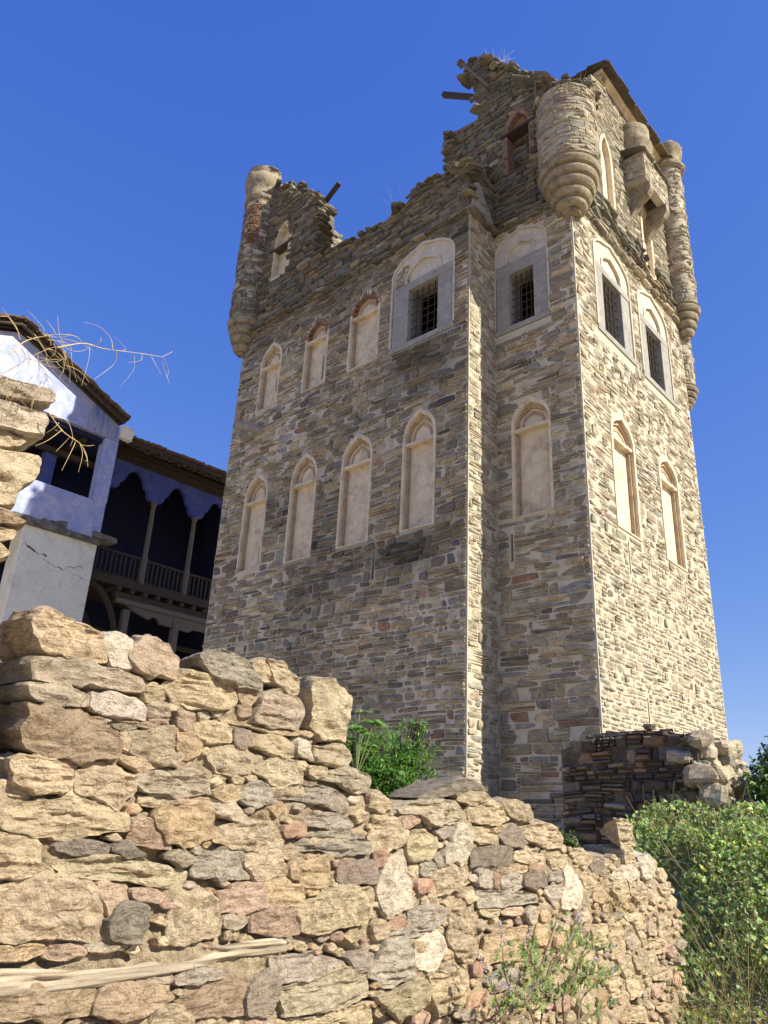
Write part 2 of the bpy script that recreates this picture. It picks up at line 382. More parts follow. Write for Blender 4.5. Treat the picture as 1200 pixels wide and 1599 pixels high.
def stones(mb, cu, cv, hw, hh, dep, mp, cols, e=5.0, jit=0.12, N=12, warp=0.035, base=-0.03, rot=None):
    n = len(cu)
    if n == 0: return
    e = np.broadcast_to(np.asarray(e, float), (n,))
    m0 = np.minimum(hw, hh); cr = np.where(e > 4, np.minimum(.42*m0, .022+.1*m0), .85*m0)*rng.uniform(.7, 1.2, n)
    a_, b_, c_ = hw-cr, hw-.28*cr, hw; d_, f_, g_ = hh, hh-.28*cr, hh-cr
    x = np.stack([c_, b_, a_, -a_, -b_, -c_, -c_, -b_, -a_, a_, b_, c_], 1); y = np.stack([g_, f_, d_, d_, f_, g_, -g_, -f_, -d_, -d_, -f_, -g_], 1)
    mn = np.minimum(hw, hh)[:, None]
    X = x+rng.uniform(-1, 1, (n, N))*jit*mn; Y = y+rng.uniform(-1, 1, (n, N))*jit*mn*0.8
    sk = rng.normal(0, 0.10, (n, 1)); X = X+sk*Y
    tl = rng.normal(0, 0.03, (n, 1)); Y = Y+tl*X*np.minimum(1, hh[:, None]/hw[:, None]*2)
    ins = np.minimum(0.035, 0.38*mn)
    kx = 1-ins/hw[:, None]; ky = 1-ins/hh[:, None]
    tu, tv = rng.normal(0, 0.10, (n, 1)), rng.normal(0, 0.10, (n, 1))
    def lay(kx, ky, h, tilt=True):
        u = cu[:, None]+X*kx; v = cv[:, None]+Y*ky
        v = v+warp*fbm(np.stack([u*0.55, v*0.5, np.full_like(u, 3.3)], -1), 2, 5)
        hh_ = h+(np.clip(tu*X+tv*Y, -0.03, 0.03) if tilt else 0)
        return mp(u.ravel(), v.ravel(), (hh_+0*u).ravel()).reshape(n, N, 3)
    d = dep[:, None]
    A = lay(1, 1, np.full((n, 1), base), False); B = lay(1.0+0*kx, 1.0+0*ky, d*0.45); Cc = lay(kx, ky, d)
    cen = Cc.mean(1, keepdims=True)
    nr = (Cc-B).mean(1, keepdims=True); nr = nr/(np.linalg.norm(nr, axis=2, keepdims=True)+1e-9)
    cen = cen+nr*rng.uniform(-0.006, 0.014, (n, 1, 1))
    V = np.concatenate([A, B, Cc, cen], 1)
    k = np.arange(N); k2 = (k+1) % N
    Q = np.concatenate([np.stack([k, k2, N+k2, N+k], -1), np.stack([N+k, N+k2, 2*N+k2, 2*N+k], -1)])
    T = np.stack([2*N+k, 2*N+k2, np.full(N, 3*N)], -1)
    off = (np.arange(n)*(3*N+1))[:, None, None]
    mb.add(V.reshape(-1, 3), [(Q[None]+off).reshape(-1, 4), (T[None]+off).reshape(-1, 3)], np.repeat(cols, 3*N+1, 0))
def masonry(mb, u0, u1, v0, v1, mp, holes=(), outline=None, pal='tower', hr=(0.075, 0.23), g=0.02, dep=(0.002, 0.036), rubble=lambda v: 0.0, long=1.0, sliver=0.12, layer=0.27, e=5.0, warp=0.035, jit=0.12, palf=None):
    hp = [np.array(h) for h in holes]
    def dens(P):
        out = []
        n = len(P)
        for i in range(n):
            a, b = P[i], P[(i+1) % n]
            for t in np.linspace(0, 1, max(2, int(np.hypot(*(b-a))/.03)), endpoint=False): out.append(a+(b-a)*t)
        return np.array(out)
    hp = [dens(h) for h in hp]
    L = []; v = v0
    while v < v1-0.02:
        h = rng.uniform(*hr) if rng.random() < 0.75 else rng.uniform(hr[0], hr[0]*1.4)
        if v1-v-h < hr[0]*0.6: h = v1-v
        blk = []
        for P in hp:
            k = (P[:, 1] > v-0.01) & (P[:, 1] < v+h+0.01)
            if k.any(): blk.append((P[k, 0].min(), P[k, 0].max()))
        blk.sort(); free = []; a = u0
        for b0, b1 in blk:
            if b0 > a+0.03: free.append((a, min(b0, u1)))
            a = max(a, b1)
        if a < u1-0.03: free.append((a, u1))
        rb = rubble(v)
        for a, b in free:
            u = a
            while u < b-0.02:
                r = rng.random()
                if r < sliver: wd = rng.uniform(.06, .15); lay = max(1, int(round(h/0.055)))
                elif r < sliver+layer and h > .10: wd = rng.uniform(.18, .62)*long; lay = max(2, int(round(h/rng.uniform(.042, .085))))
                else: wd = rng.uniform(.12, .50)*long*(1-0.4*rb); lay = 1
                if b-u-wd < 0.09: wd = b-u
                hs = rng.dirichlet(np.full(lay, 30.0))*h if lay > 1 else np.array([h])
                z = v
                for q in hs:
                    L.append((u+wd/2, z+q/2, max(wd/2-g/2, 0.012), max(q/2-g/2*(0.6 if lay > 1 else 1), 0.008), 1 if (lay == 1 and rng.random() < rb) else 0)); z += q
                u += wd
        v += h
    L = np.array(L)
    if outline is not None: L = L[inside(outline, L[:, 0], L[:, 1])]
    n = len(L); d = rng.uniform(dep[0], dep[1], n)
    cols = pick(pal, n)
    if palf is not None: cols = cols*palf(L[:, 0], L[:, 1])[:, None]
    small = L[:, 3] < 0.022
    cols[small & (rng.random(n) < .5)] *= 1.25
    ee = np.where(L[:, 4] > 0, 2.6, e)
    stones(mb, L[:, 0], L[:, 1], L[:, 2], L[:, 3], d, mp, cols, ee, jit, warp=warp)
    return L
def top_debris(mb, line, mp, depth, pal='dark', dens=12, size=(.12, .42), th=(.03, .09), lift=0.11, mat=0):
    """loose slates along a broken wall top; line = (u,v) polyline, depth = (h0,h1)"""
    P = np.array(line, float); Cc = []; S = []; R = []
    for i in range(len(P)-1):
        Ln = np.hypot(*(P[i+1]-P[i])); n = max(1, int(Ln*dens+rng.random()))
        t = rng.random(n)[:, None]; q = P[i]+(P[i+1]-P[i])*t; q[:, 1] += rng.uniform(-0.10, lift, n)
        h = rng.uniform(depth[0], depth[1], n)
        Cc.append(mp(q[:, 0], q[:, 1], h)); S.append(np.stack([rng.uniform(*size, n), rng.uniform(*size, n), rng.uniform(*th, n)], -1))
        R.append(np.stack([rng.normal(0, .14, n), rng.normal(0, .14, n), rng.uniform(-.5, .5, n)], -1))
    Cc = np.concatenate(Cc); slabs(mb, Cc, np.concatenate(S), np.concatenate(R), pick(pal, len(Cc)), 0.16, mat)

# ------------------------------------------------------------------ the tower
X0, Y0, X1, Y1, Y2, XL, ZC = -7.6, 10.55, -5.69, 11.51, 17.24, -15.27, 13.95
def planeY(y): return lambda u, v, h: np.stack([u, y-h+0*u, v], -1)          # faces -Y, u = X
def planeX(x): return lambda u, v, h: np.stack([x+h+0*u, u, v], -1)          # faces +X, u = Y
def planeXn(x): return lambda u, v, h: np.stack([x-h+0*u, -u, v], -1)        # faces -X
def planeYb(y): return lambda u, v, h: np.stack([-u, y+h+0*u, v], -1)        # faces +Y
def cyl(cx, cy, r): return lambda u, v, h: np.stack([cx+(r+h)*np.cos(u/r), cy+(r+h)*np.sin(u/r), v], -1)
mA, mS, mR, mB = planeY(Y0), planeX(X0), planeY(Y1), planeX(X1)

tower = empty('stone_tower', (-10.5, 14.0, 0), 'tall ruined square stone tower with corner turrets and blind arched niches', 'tower')

M_worn = plain_mat('worn_brick_plaster', (.46, .345, .225), .9, .4, 9, .6, .015, (.28, .18, .12), dscale=6, dpos=(.48, .64))
def niche(cu, wd, zb, zt, za, mp, brick=False, slit=None, fb=0.11, worn=False):
    """blind niche: plaster frame, stepped recess, panel, transom ledge, tympanum"""
    zs = zt+0.10
    O = arch(cu, wd+2*fb, zb-0.03, zs, za)
    A1 = arch(cu, wd+0.10, zb, zs, za-fb*1.05)
    A2 = arch(cu, wd, zb+0.001, zs, za-fb*1.05-0.10)
    mb = MB()
    ring(mb, O, A1, mp, -0.10, 0.022)
    ring(mb, A1, A2, mp, -0.16, -0.055, mat=2)
    plate(mb, [(cu-wd/2-.04, zb-.02), (cu+wd/2+.04, zb-.02), (cu+wd/2+.04, zt+.03), (cu-wd/2-.04, zt+.03)], [slit] if slit else [], mp=lambda u, v, h: mp(u, v, h-0.13), t=0.10, back=False, sides=bool(slit), step=0.25)
    plate(mb, arch(cu, wd+.06, zt, zs, za-fb*1.05-0.06), [], mp=lambda u, v, h: mp(u, v, h-0.10), t=0.02, back=False, sides=False)
    # inner small arch on the tympanum
    a, b = arch(cu, wd*0.78, zt+.05, zs+.01, za-fb*1.05-0.16), arch(cu, wd*0.62, zt+.05, zs+.01, za-fb*1.05-0.24)
    ring(mb, a, b, mp, -0.12, -0.085, mat=2)
    if slit: plate(mb, [(cu-wd/2, zb), (cu+wd/2, zb), (cu+wd/2, zt), (cu-wd/2, zt)], [], mp=lambda u, v, h: mp(u, v, h-0.24), t=.02, c=(0.1, .1, .1), mat=1, back=False, sides=False)
    o = mb.build('blind_niche', [M_plaster, M_dark, M_worn], tower)
    t = MB(); 
    n = 9; us = np.linspace(cu-wd/2-.06, cu+wd/2+.06, n); zz = rng.normal(0, .006, n)
    for i in range(n-1):
        V = []
        for k in (i, i+1):
            for h, z in ((-.15, zt-.045), (-.005, zt-.035), (-.005, zt+.035), (-.15, zt+.055)): V.append(mp(np.array([us[k]]), np.array([z+zz[k]]), np.array([h]))[0])
        t.add(V, np.array([[0,4,5,1],[1,5,6,2],[2,6,7,3],[3,7,4,0]])); 
        if i in (0, n-2): t.add(V, np.array([[0,1,2,3]] if i == 0 else [[7,6,5,4]]))
    t.build('transom_ledge', M_plaster, o)
    if brick:
        bm_ = MB(); A, B = np.array(arch(cu, wd+.12+fb, zs, zs, za-.02)), np.array(arch(cu, wd-.02, zs, zs, za-fb-.09))
        m = len(A)
        for i in range(1, m-2):
            for s in range(3):
                t0, t1 = s/3+.04, (s+1)/3-.04
                q = [A[i]+(A[i+1]-A[i])*t0, A[i]+(A[i+1]-A[i])*t1, B[i]+(B[i+1]-B[i])*t1, B[i]+(B[i+1]-B[i])*t0]
                q = np.array(q)+rng.normal(0, .006, (4, 2)); h1 = 0.028+rng.normal(0, .01)
                V = np.concatenate([mp(q[:, 0], q[:, 1], np.full(4, -.12)), mp(q[:, 0], q[:, 1], np.full(4, h1))])
                bm_.add(V, np.array([[4,5,6,7],[0,1,5,4],[1,2,6,5],[2,3,7,6],[3,0,4,7]]))
        bm_.build('brick_arch', M_brick, o)
    return O
def window(cu, wo, jl, jr, zb, zt, zl, za, mp, worn=False):
    """iron barred window in grey stone jambs under a plastered arch; wo opening width, jl/jr jamb widths"""
    a, b = cu-wo/2, cu+wo/2; L, R = a-jl, b+jr; cw = (L+R)/2; W = R-L
    zs = zl+0.02
    O = arch(cw, W+.10, zb-.14, zs+.28, za)
    mb = MB()
    def blk(u0, u1, z0, z1, h1):
        V = []
        for z in (z0, z1):
            for u, h in ((u0, -.45), (u1, -.45), (u1, h1), (u0, h1)): V.append(mp(np.array([u]), np.array([z]), np.array([h]))[0])
        V = np.array(V)+rng.normal(0, .003, (8, 3)); mb.add(V, QB)
    blk(L, a, zb, zt, .012); blk(b, R, zb, zt, .010); blk(L-.02, R+.02, zt, zl, .018); blk(L-.05, R+.05, zb-.13, zb, .03)
    o = mb.build('window', M_grey, tower)
    bv = o.modifiers.new('bevel', 'BEVEL'); bv.width = .012; bv.segments = 2
    tm = MB(); base = arch(cw, W+.04, zl, zs+.28, za-.05)
    i0, i1 = arch(cw, W*.62, zl+.005, zs+.10, zl+(za-zl)*.62), arch(cw, W*.54, zl+.005, zs+.10, zl+(za-zl)*.56)
    plate(tm, base, [i0], lambda u, v, h: mp(u, v, h-.012), .05, back=False)
    plate(tm, i0, [], lambda u, v, h: mp(u, v, h-.055), .02, back=False, sides=False)
    ring(tm, i0, i1, mp, -.05, .012, closed=False)
    ring(tm, arch(cw, W+.14, zb, zs+.28, za+.02), arch(cw, W+.045, zb, zs+.28, za-.05), mp, -.05, .03, closed=False)
    tm.build('tympanum', M_white, o)
    gr = MB()
    for u in np.linspace(a, b, 6)[1:-1]:
        gr_p = mp(np.full(2, u)+rng.normal(0, .006, 2), np.array([zb-.02, zt+.02]), np.full(2, -.10)); tube(gr, gr_p, .013, n=6)
    for z in np.linspace(zb, zt, 8)[1:-1]:
        gr_p = mp(np.array([a-.02, b+.02]), np.full(2, z)+rng.normal(0, .006, 2), np.full(2, -.115)); tube(gr, gr_p, .012, n=6)
    gr.build('grille', M_iron, o)
    return O, [(a, zb), (b, zb), (b, zt), (a, zt)]

def slit_poly(cu, z0, z1, wd=.055): return [(cu-wd/2, z0), (cu+wd/2, z0+.02), (cu+wd/2*.7, z1), (cu-wd/2*.8, z1-.01)]

# openings
hA = [niche(-13.90, .66, 6.92, 8.66, 9.42, mA, slit=slit_poly(-13.72, 7.08, 7.52, .05)), niche(-12.20, .66, 6.86, 8.70, 9.48, mA),
      niche(-10.53, .70, 6.88, 8.72, 9.46, mA), niche(-8.80, .64, 6.88, 8.74, 9.50, mA),
      niche(-13.93, .62, 11.27, 12.54, 13.26, mA, slit=slit_poly(-13.80, 11.75, 12.2, .05)), niche(-12.20, .62, 11.23, 12.62, 13.28, mA, brick=True, slit=slit_poly(-12.05, 11.45, 12.15, .07)),
      niche(-10.58, .74, 11.24, 12.64, 13.32, mA, brick=True)]
oA, wA = window(-8.84, .82, .44, .40, 11.27, 12.66, 12.86, 13.80, mA); hA.append(oA)
oR, wR = window(-6.94, .60, .31, .31, 11.34, 12.67, 12.98, 13.82, mR); nR = niche(-6.80, .66, 7.02, 8.84, 9.50, mR)
hR = [oR, nR]
oB1, wB1 = window(13.17, .90, .30, .42, 11.24, 12.74, 12.92, 13.80, mB); oB2, wB2 = window(15.33, .86, .32, .42, 11.20, 12.66, 12.84, 13.78, mB)
hB = [oB1, oB2, niche(13.12, .80, 6.90, 8.80, 9.46, mB, fb=.13), niche(15.36, .82, 6.88, 8.76, 9.42, mB, fb=.13)]
ex = MB(); masonry(ex, -9.66, -9.28, 12.88, 13.36, lambda u, v, h: mA(u, v, h+.004), [], [(-9.68, 12.86), (-9.40, 12.86), (-9.25, 13.05), (-9.36, 13.36), (-9.6, 13.2)], 'lit', hr=(.05, .09), dep=(0, .02), g=.012, long=.5); ex.build('exposed_rubble', M_tower, tower)
sA = [slit_poly(-9.90, 6.0, 6.6)]; sR = [slit_poly(-7.28, 6.15, 6.72)]; sB = [slit_poly(13.03, 6.04, 6.7), slit_poly(15.70, 5.98, 6.58), slit_poly(13.33, 3.4, 3.85)]

walls = MB()
def wall(mp, u0, u1, z0, z1, holes, slits, pal, mbm, mst_=None, **k):
    k0 = len(mbm.v); plate(mbm, [(u0, z0), (u1, z0), (u1, z1), (u0, z1)], list(holes)+list(slits), mp, .55, step=.16, rim=False, back=False)
    for q in range(k0, len(mbm.v)):
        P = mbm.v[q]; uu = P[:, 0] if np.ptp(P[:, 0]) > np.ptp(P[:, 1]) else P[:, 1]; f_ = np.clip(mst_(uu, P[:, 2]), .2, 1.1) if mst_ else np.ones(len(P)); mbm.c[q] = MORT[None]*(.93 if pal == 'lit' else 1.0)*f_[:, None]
    return masonry(mbs, u0+.02, u1-.02, z0, z1-.02, mp, list(holes)+[[(p[0]+(-.03 if i in (0, 3) else .03), p[1]+(-.03 if i < 2 else .03)) for i, p in enumerate(s)] for s in slits], pal=pal, **k)
def stain(c, r, lo):
    return lambda u, v: np.clip(1-lo*np.exp(-(((u-c[0])/r[0])**2+((v-c[1])/r[1])**2)), .25, 1)
mortar = MB(); mbs = MB()
rub = lambda v: 0.75 if v < 5.2 else (0.2 if v < 6.6 else 0.06)
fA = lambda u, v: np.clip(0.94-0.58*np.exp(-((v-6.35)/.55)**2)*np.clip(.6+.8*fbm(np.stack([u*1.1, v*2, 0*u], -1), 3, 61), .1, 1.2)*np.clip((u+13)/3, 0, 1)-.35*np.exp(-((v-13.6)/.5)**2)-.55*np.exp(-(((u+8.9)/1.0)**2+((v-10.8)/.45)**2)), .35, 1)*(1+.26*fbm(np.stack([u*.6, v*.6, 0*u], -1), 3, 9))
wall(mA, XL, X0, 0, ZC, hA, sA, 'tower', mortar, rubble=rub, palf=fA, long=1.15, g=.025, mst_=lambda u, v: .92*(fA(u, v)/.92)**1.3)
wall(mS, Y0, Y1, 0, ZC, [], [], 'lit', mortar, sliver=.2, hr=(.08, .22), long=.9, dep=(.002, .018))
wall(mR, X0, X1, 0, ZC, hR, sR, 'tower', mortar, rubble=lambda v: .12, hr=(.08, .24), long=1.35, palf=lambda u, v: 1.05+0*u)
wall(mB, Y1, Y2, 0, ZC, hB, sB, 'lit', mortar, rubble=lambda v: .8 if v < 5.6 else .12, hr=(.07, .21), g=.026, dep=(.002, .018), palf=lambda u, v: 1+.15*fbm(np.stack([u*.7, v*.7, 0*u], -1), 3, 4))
wall(planeXn(XL), -Y2, -Y0, 0, ZC, [], [], 'tower', mortar, hr=(.2, .4), long=1.6)
wall(planeYb(Y2), -X1, -XL, 0, ZC, [], [], 'tower', mortar, hr=(.2, .4), long=1.6)
o = mortar.build('wall', M_mortar, tower)
mbs.build('masonry', M_tower, o)
# inside: floors closing off the rooms, so the windows look into dark rooms
for z in (3.4, 6.8, 10.6, 13.75):
    fl = MB(); box(fl, XL+.55, X0-.55, Y0+.55, Y2-.55, z, z+.18); box(fl, X0-.54, X1-.55, Y1+.55, Y2-.55, z+.003, z+.183); fl.build('floor', M_dark, tower)

# flat slate course
cs = MB()
def course(p0, p1, nrm, z, over, th, pal='dark', ln=(.25, .65)):
    p0, p1 = np.array(p0, float), np.array(p1, float); Ln = np.hypot(*(p1-p0)); d = (p1-p0)/Ln; u = 0; C_ = []; S_ = []; R_ = []
    ang = math.atan2(d[1], d[0])
    while u < Ln:
        w_ = min(rng.uniform(*ln), Ln-u+.05); o_ = over*rng.uniform(.6, 1.15)
        c = p0+d*(u+w_/2)+np.array(nrm)*(o_/2-.15); C_.append((c[0], c[1], z+rng.normal(0, .012))); S_.append((w_-.01, o_+.3, th*rng.uniform(.7, 1.3))); R_.append((rng.normal(0, .03), rng.normal(0, .02), ang+rng.normal(0, .04))); u += w_
    slabs(cs, C_, S_, R_, pick(pal, len(C_)), .10)
for z, ov, th in ((13.93, .10, .05), (13.99, .16, .055), (14.05, .07, .05)):
    course((XL, Y0), (X0+.08, Y0), (0, -1), z, ov, th); course((X0, Y0-.06), (X0, Y1), (1, 0), z, ov, th); course((X0, Y1), (X1, Y1), (0, -1), z, ov, th)
for z, ov, th in ((13.92, .12, .06), (13.99, .15, .06), (14.06, .09, .06)): course((X1, Y1), (X1, Y2), (1, 0), z, ov, th, 'lit')
cs.build('slate_course', M_tower, tower)

# ---- ruined upper storey
DRY = dict(hr=(.07, .17), g=.014, dep=(.0, .085), long=1.15, sliver=.06, layer=.3, e=6, jit=.16, warp=.05)
up = MB(); ups = MB(); deb = MB()
aw = arch(-14.13, .62, 15.55, 16.55, 17.45)
outA = [(XL, ZC), (-7.6, ZC), (-7.6, 14.35), (-7.64, 15.0), (-7.62, 15.35), (-8.1, 15.5), (-8.4, 15.42), (-9.07, 15.62), (-9.36, 15.5), (-9.65, 15.22), (-10.15, 15.12), (-10.8, 15.02), (-11.35, 15.15), (-12.0, 15.25), (-12.74, 15.35), (-12.82, 16.1), (-12.60, 16.55), (-12.66, 17.15), (-13.1, 17.8), (-13.5, 18.35), (-13.9, 18.45), (-14.3, 19.0), (-14.8, 19.1), (XL, 19.1)]
plate(up, outA, [aw], lambda u, v, h: mA(u, v, h-.05), .55, step=.5)
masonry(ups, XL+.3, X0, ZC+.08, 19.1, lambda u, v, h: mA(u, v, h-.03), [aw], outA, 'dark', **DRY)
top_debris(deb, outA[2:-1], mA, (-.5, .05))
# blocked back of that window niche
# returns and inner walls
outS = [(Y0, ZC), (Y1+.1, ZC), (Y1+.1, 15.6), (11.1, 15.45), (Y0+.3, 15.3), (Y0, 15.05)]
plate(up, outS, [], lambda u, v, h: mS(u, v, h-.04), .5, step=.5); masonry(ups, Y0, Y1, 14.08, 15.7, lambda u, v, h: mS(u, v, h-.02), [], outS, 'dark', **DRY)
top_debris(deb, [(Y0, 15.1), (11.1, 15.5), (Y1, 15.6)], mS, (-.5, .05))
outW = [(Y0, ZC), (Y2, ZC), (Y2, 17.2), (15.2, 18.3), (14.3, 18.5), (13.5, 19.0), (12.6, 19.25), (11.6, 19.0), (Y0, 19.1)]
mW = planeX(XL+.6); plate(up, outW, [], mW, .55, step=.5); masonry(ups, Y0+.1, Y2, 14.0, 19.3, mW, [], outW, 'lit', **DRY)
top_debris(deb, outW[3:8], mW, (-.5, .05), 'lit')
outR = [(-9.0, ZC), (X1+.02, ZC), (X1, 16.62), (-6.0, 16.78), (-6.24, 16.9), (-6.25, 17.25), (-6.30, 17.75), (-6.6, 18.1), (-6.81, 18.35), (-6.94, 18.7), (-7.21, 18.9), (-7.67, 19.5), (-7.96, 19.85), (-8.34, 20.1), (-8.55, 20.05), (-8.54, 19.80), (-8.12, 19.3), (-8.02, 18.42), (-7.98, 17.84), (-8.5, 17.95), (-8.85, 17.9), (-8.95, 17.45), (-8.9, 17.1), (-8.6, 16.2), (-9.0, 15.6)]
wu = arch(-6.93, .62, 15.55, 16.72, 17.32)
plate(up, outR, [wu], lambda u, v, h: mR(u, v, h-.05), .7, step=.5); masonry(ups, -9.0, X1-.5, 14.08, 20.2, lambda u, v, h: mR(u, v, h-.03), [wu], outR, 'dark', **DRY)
top_debris(deb, outR[5:15], mR, (-.65, .12), lift=.10); top_debris(deb, outR[15:19], mR, (-.5, .15), dens=9, lift=.06, size=(.12, .3)); top_debris(deb, outR[19:], mR, (-.5, .15), dens=14, lift=.13, size=(.15, .42))
# flank of the standing stub, seen from the left
mL = planeXn(-8.05); plate(up, [(-12.2, 17.8), (-Y1, 17.8), (-Y1, 19.6), (-12.2, 19.6)], [], mL, .3); 
masonry(ups, -12.15, -Y1, 17.8, 19.6, mL, [], None, 'dark', **DRY)
plate(up, [(-7.35, 15.4), (-6.4, 15.4), (-6.4, 17.4), (-7.35, 17.4)], [], lambda u, v, h: mR(u, v, h-.42), .1); masonry(ups, -7.3, -6.5, 15.5, 16.7, lambda u, v, h: mR(u, v, h-.40), [], None, 'dark', **dict(DRY, dep=(.0, .16)))
outBu = [(Y1+.3, ZC), (Y2, ZC), (Y2, 19.42), (13.55, 19.42), (13.3, 19.1), (12.9, 18.55), (12.4, 17.75), (12.0, 17.3), (Y1+.3, 16.7)]
nb1, nb2 = arch(13.42, .50, 15.2, 16.55, 17.30), arch(15.55, .50, 14.5, 15.85, 16.6)
plate(up, outBu, [nb1, nb2], mB, .55, step=.5)
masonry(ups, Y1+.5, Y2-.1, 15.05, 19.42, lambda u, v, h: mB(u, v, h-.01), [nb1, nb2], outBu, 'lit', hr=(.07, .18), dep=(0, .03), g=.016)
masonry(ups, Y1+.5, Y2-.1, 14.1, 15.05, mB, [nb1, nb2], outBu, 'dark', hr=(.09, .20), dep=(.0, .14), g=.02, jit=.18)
top_debris(deb, outBu[3:], mB, (-.5, .03), 'lit', dens=8, lift=.08)
for n_ in (nb1, nb2):
    P = np.array(n_); pass
o = up.build('ruined_upper_wall', M_drym, tower); ups.build('masonry', M_tower, o); deb.build('loose_slates', M_tower, o)
for (cu, n_) in ((13.42, nb1), (15.55, nb2)):
    fr = MB(); P = np.array(n_); a = arch(cu, .66, P[:, 1].min()-.05, P[:, 1].max()-.72, P[:, 1].max()+.1); ring(fr, a, arch(cu, .46, P[:, 1].min()+.01, P[:, 1].max()-.76, P[:, 1].max()-.03), mB, -.15, .03)
    plate(fr, [(cu-.3, P[:, 1].min()-.03), (cu+.3, P[:, 1].min()-.03), (cu+.3, P[:, 1].max()), (cu-.3, P[:, 1].max())], [], lambda u, v, h: mB(u, v, h-.10), .05, back=False, sides=False)
    fr.build('niche_frame', M_plaster, tower)
fr = MB(); a = arch(-6.93, .84, 15.55, 16.72, 17.46); ring(fr, a, arch(-6.93, .58, 15.56, 16.71, 17.29), mR, -.3, .0); plate(fr, arch(-6.93, .6, 16.78, 16.8, 17.3), [], lambda u, v, h: mR(u, v, h-.15), .05)
ob = fr.build('brick_arch', M_brick, tower)
fr = MB(); V = mR(np.array([-7.4, -6.4]), np.array([16.74, 16.74]), np.array([-.1, -.1])); bar(fr, V[0], V[1], .3, .07); fr.build('lintel', M_oldwood, tower)
fr = MB(); a = arch(-14.13, .84, 15.5, 16.55, 17.62); ring(fr, a, arch(-14.13, .58, 15.56, 16.54, 17.42), mA, -.3, -.01); plate(fr, [(-14.5, 15.5), (-13.75, 15.5), (-13.75, 17.5), (-14.5, 17.5)], [], lambda u, v, h: mA(u, v, h-.2), .05, back=False, sides=False); fr.build('niche_frame', M_plaster, tower)
fr = MB(); V = mA(np.array([-14.55, -13.7]), np.array([16.55, 16.58]), np.array([-.1, -.1])); bar(fr, V[0], V[1], .25, .06); fr.build('lintel', M_oldwood, tower)
# grey corner block, roof slates along the right wall, fallen roof slab, beams
g = MB(); plate(g, [(Y0+.05, 14.08), (Y1-.12, 14.08), (Y1-.25, 14.35), (Y0+.25, 14.95), (Y0+.05, 14.75)], [], lambda u, v, h: mS(u, v, h+.07), .16); g.build('corner_block', M_grey, tower)
rs = MB(); C_ = []; S_ = []; R_ = []
for row in range(4):
    y = 13.2+.05*row
    while y < Y2-.1:
        w_ = rng.uniform(.4, .8); C_.append((X1+.06-.30*row+rng.normal(0, .02), y+w_/2, 19.50+.075*row+rng.normal(0, .006))); S_.append((.66, w_+.07, rng.uniform(.035, .05))); R_.append((rng.normal(0, .02), .24+rng.normal(0, .02), rng.normal(0, .02))); y += w_
slabs(rs, C_, S_, R_, pick('base', len(C_)), .035)
rs.build('roof_slates', M_tower, tower)
mo = MB()
for k, (h, z) in enumerate(((.03, 19.30), (.08, 19.37), (.14, 19.43))):
    box(mo, X1-.1, X1+h, 13.35, Y2-.1, z-.035, z+.035-.002*k)
mo.build('eaves_moulding', M_plaster, tower)
fs = MB(); C_ = []; S_ = []; R_ = []
for k in range(9):
    t = k/8; C_.append((-6.75+1.05*t, Y1+.15+rng.normal(0, .08), 18.0-.85*t+rng.normal(0, .04))); S_.append((.45, .7, .09)); R_.append((rng.normal(0, .08), .62+rng.normal(0, .1), rng.normal(0, .15)))
slabs(fs, C_, S_, R_, pick('dark', 9), .12); fs.build('fallen_roof_slab', M_tower, tower)
b_ = MB(); bar(b_, (-9.35, 11.75, 19.96), (-7.95, 11.75, 18.75), .13, .11, j=.012); b_.build('roof_beam', M_oldwood, tower)
b_ = MB(); bar(b_, (-13.0, 10.95, 17.65), (-12.18, 10.8, 17.87), .13, .09, j=.012); b_.build('roof_beam', M_oldwood, tower)
b_ = MB(); bar(b_, (-8.42, 11.35, 19.95), (-7.66, 11.4, 18.6), .07, .05, j=.01); b_.build('broken_lath', M_greywood, tower); b_ = MB(); bar(b_, (-6.30, 11.3, 17.9), (-6.32, 11.32, 16.7), .04, .04); b_.build('broken_lath', M_greywood, tower)
p_ = MB(); tube(p_, [(-13.95, Y0+.1, 10.62), (-14.05, Y0-.12, 10.62), (-14.28, Y0-.62, 10.63)], .115, n=16)
p_.build('drain_spout', M_grey, tower, smooth=True)

# ---- corner turrets
def turret(cx, cy, r, prof, zb, zt, pal, a0, a1, cap=None, top=None, brickpatch=None, name='corner_turret', rt=None):
    mb = MB(); lathe(mb, cx, cy, [(r-.01, zb), (r-.01, zt)], 40, c=MORT*.8)
    o = mb.build(name, M_mortar, tower, smooth=True)
    ms = MB(); mp = cyl(cx, cy, r)
    masonry(ms, a0*r, a1*r, zb+.02, zt, mp, [], top, pal, hr=(.08, .20), long=.8, dep=(.0, .025), g=.018, sliver=.18, warp=.02)
    ms.build('masonry', M_tower, o)
    c = MB(); lathe(c, cx, cy, prof, 44, jit=.010, seed=int(abs(cx*7)))
    q = c.build('corbel', M_corbel, o); smooth_by_angle(q, 35)
    if cap:
        c = MB(); lathe(c, cx, cy, cap, 40, jit=.05, seed=3); q = c.build('cap', M_corbel, o); smooth_by_angle(q, 50)
        s_ = MB(); R0 = cap[-2][0]+.14; zt_ = cap[-1][1]-.05; m_ = 60; aa = rng.uniform(0, 6.28, m_); rr = R0*np.sqrt(rng.random(m_))
        slabs(s_, np.stack([cx+rr*np.cos(aa), cy+rr*np.sin(aa), zt_-.30*rr+rng.uniform(0, .05, m_)], 1), np.stack([rng.uniform(.15, .32, m_), rng.uniform(.12, .26, m_), rng.uniform(.02, .045, m_)], 1), np.stack([rng.normal(0, .15, m_), rng.normal(0, .15, m_), rng.uniform(0, 3, m_)], 1), pick('lit', m_), .15); s_.build('cap_slates', M_tower, o)
    return o
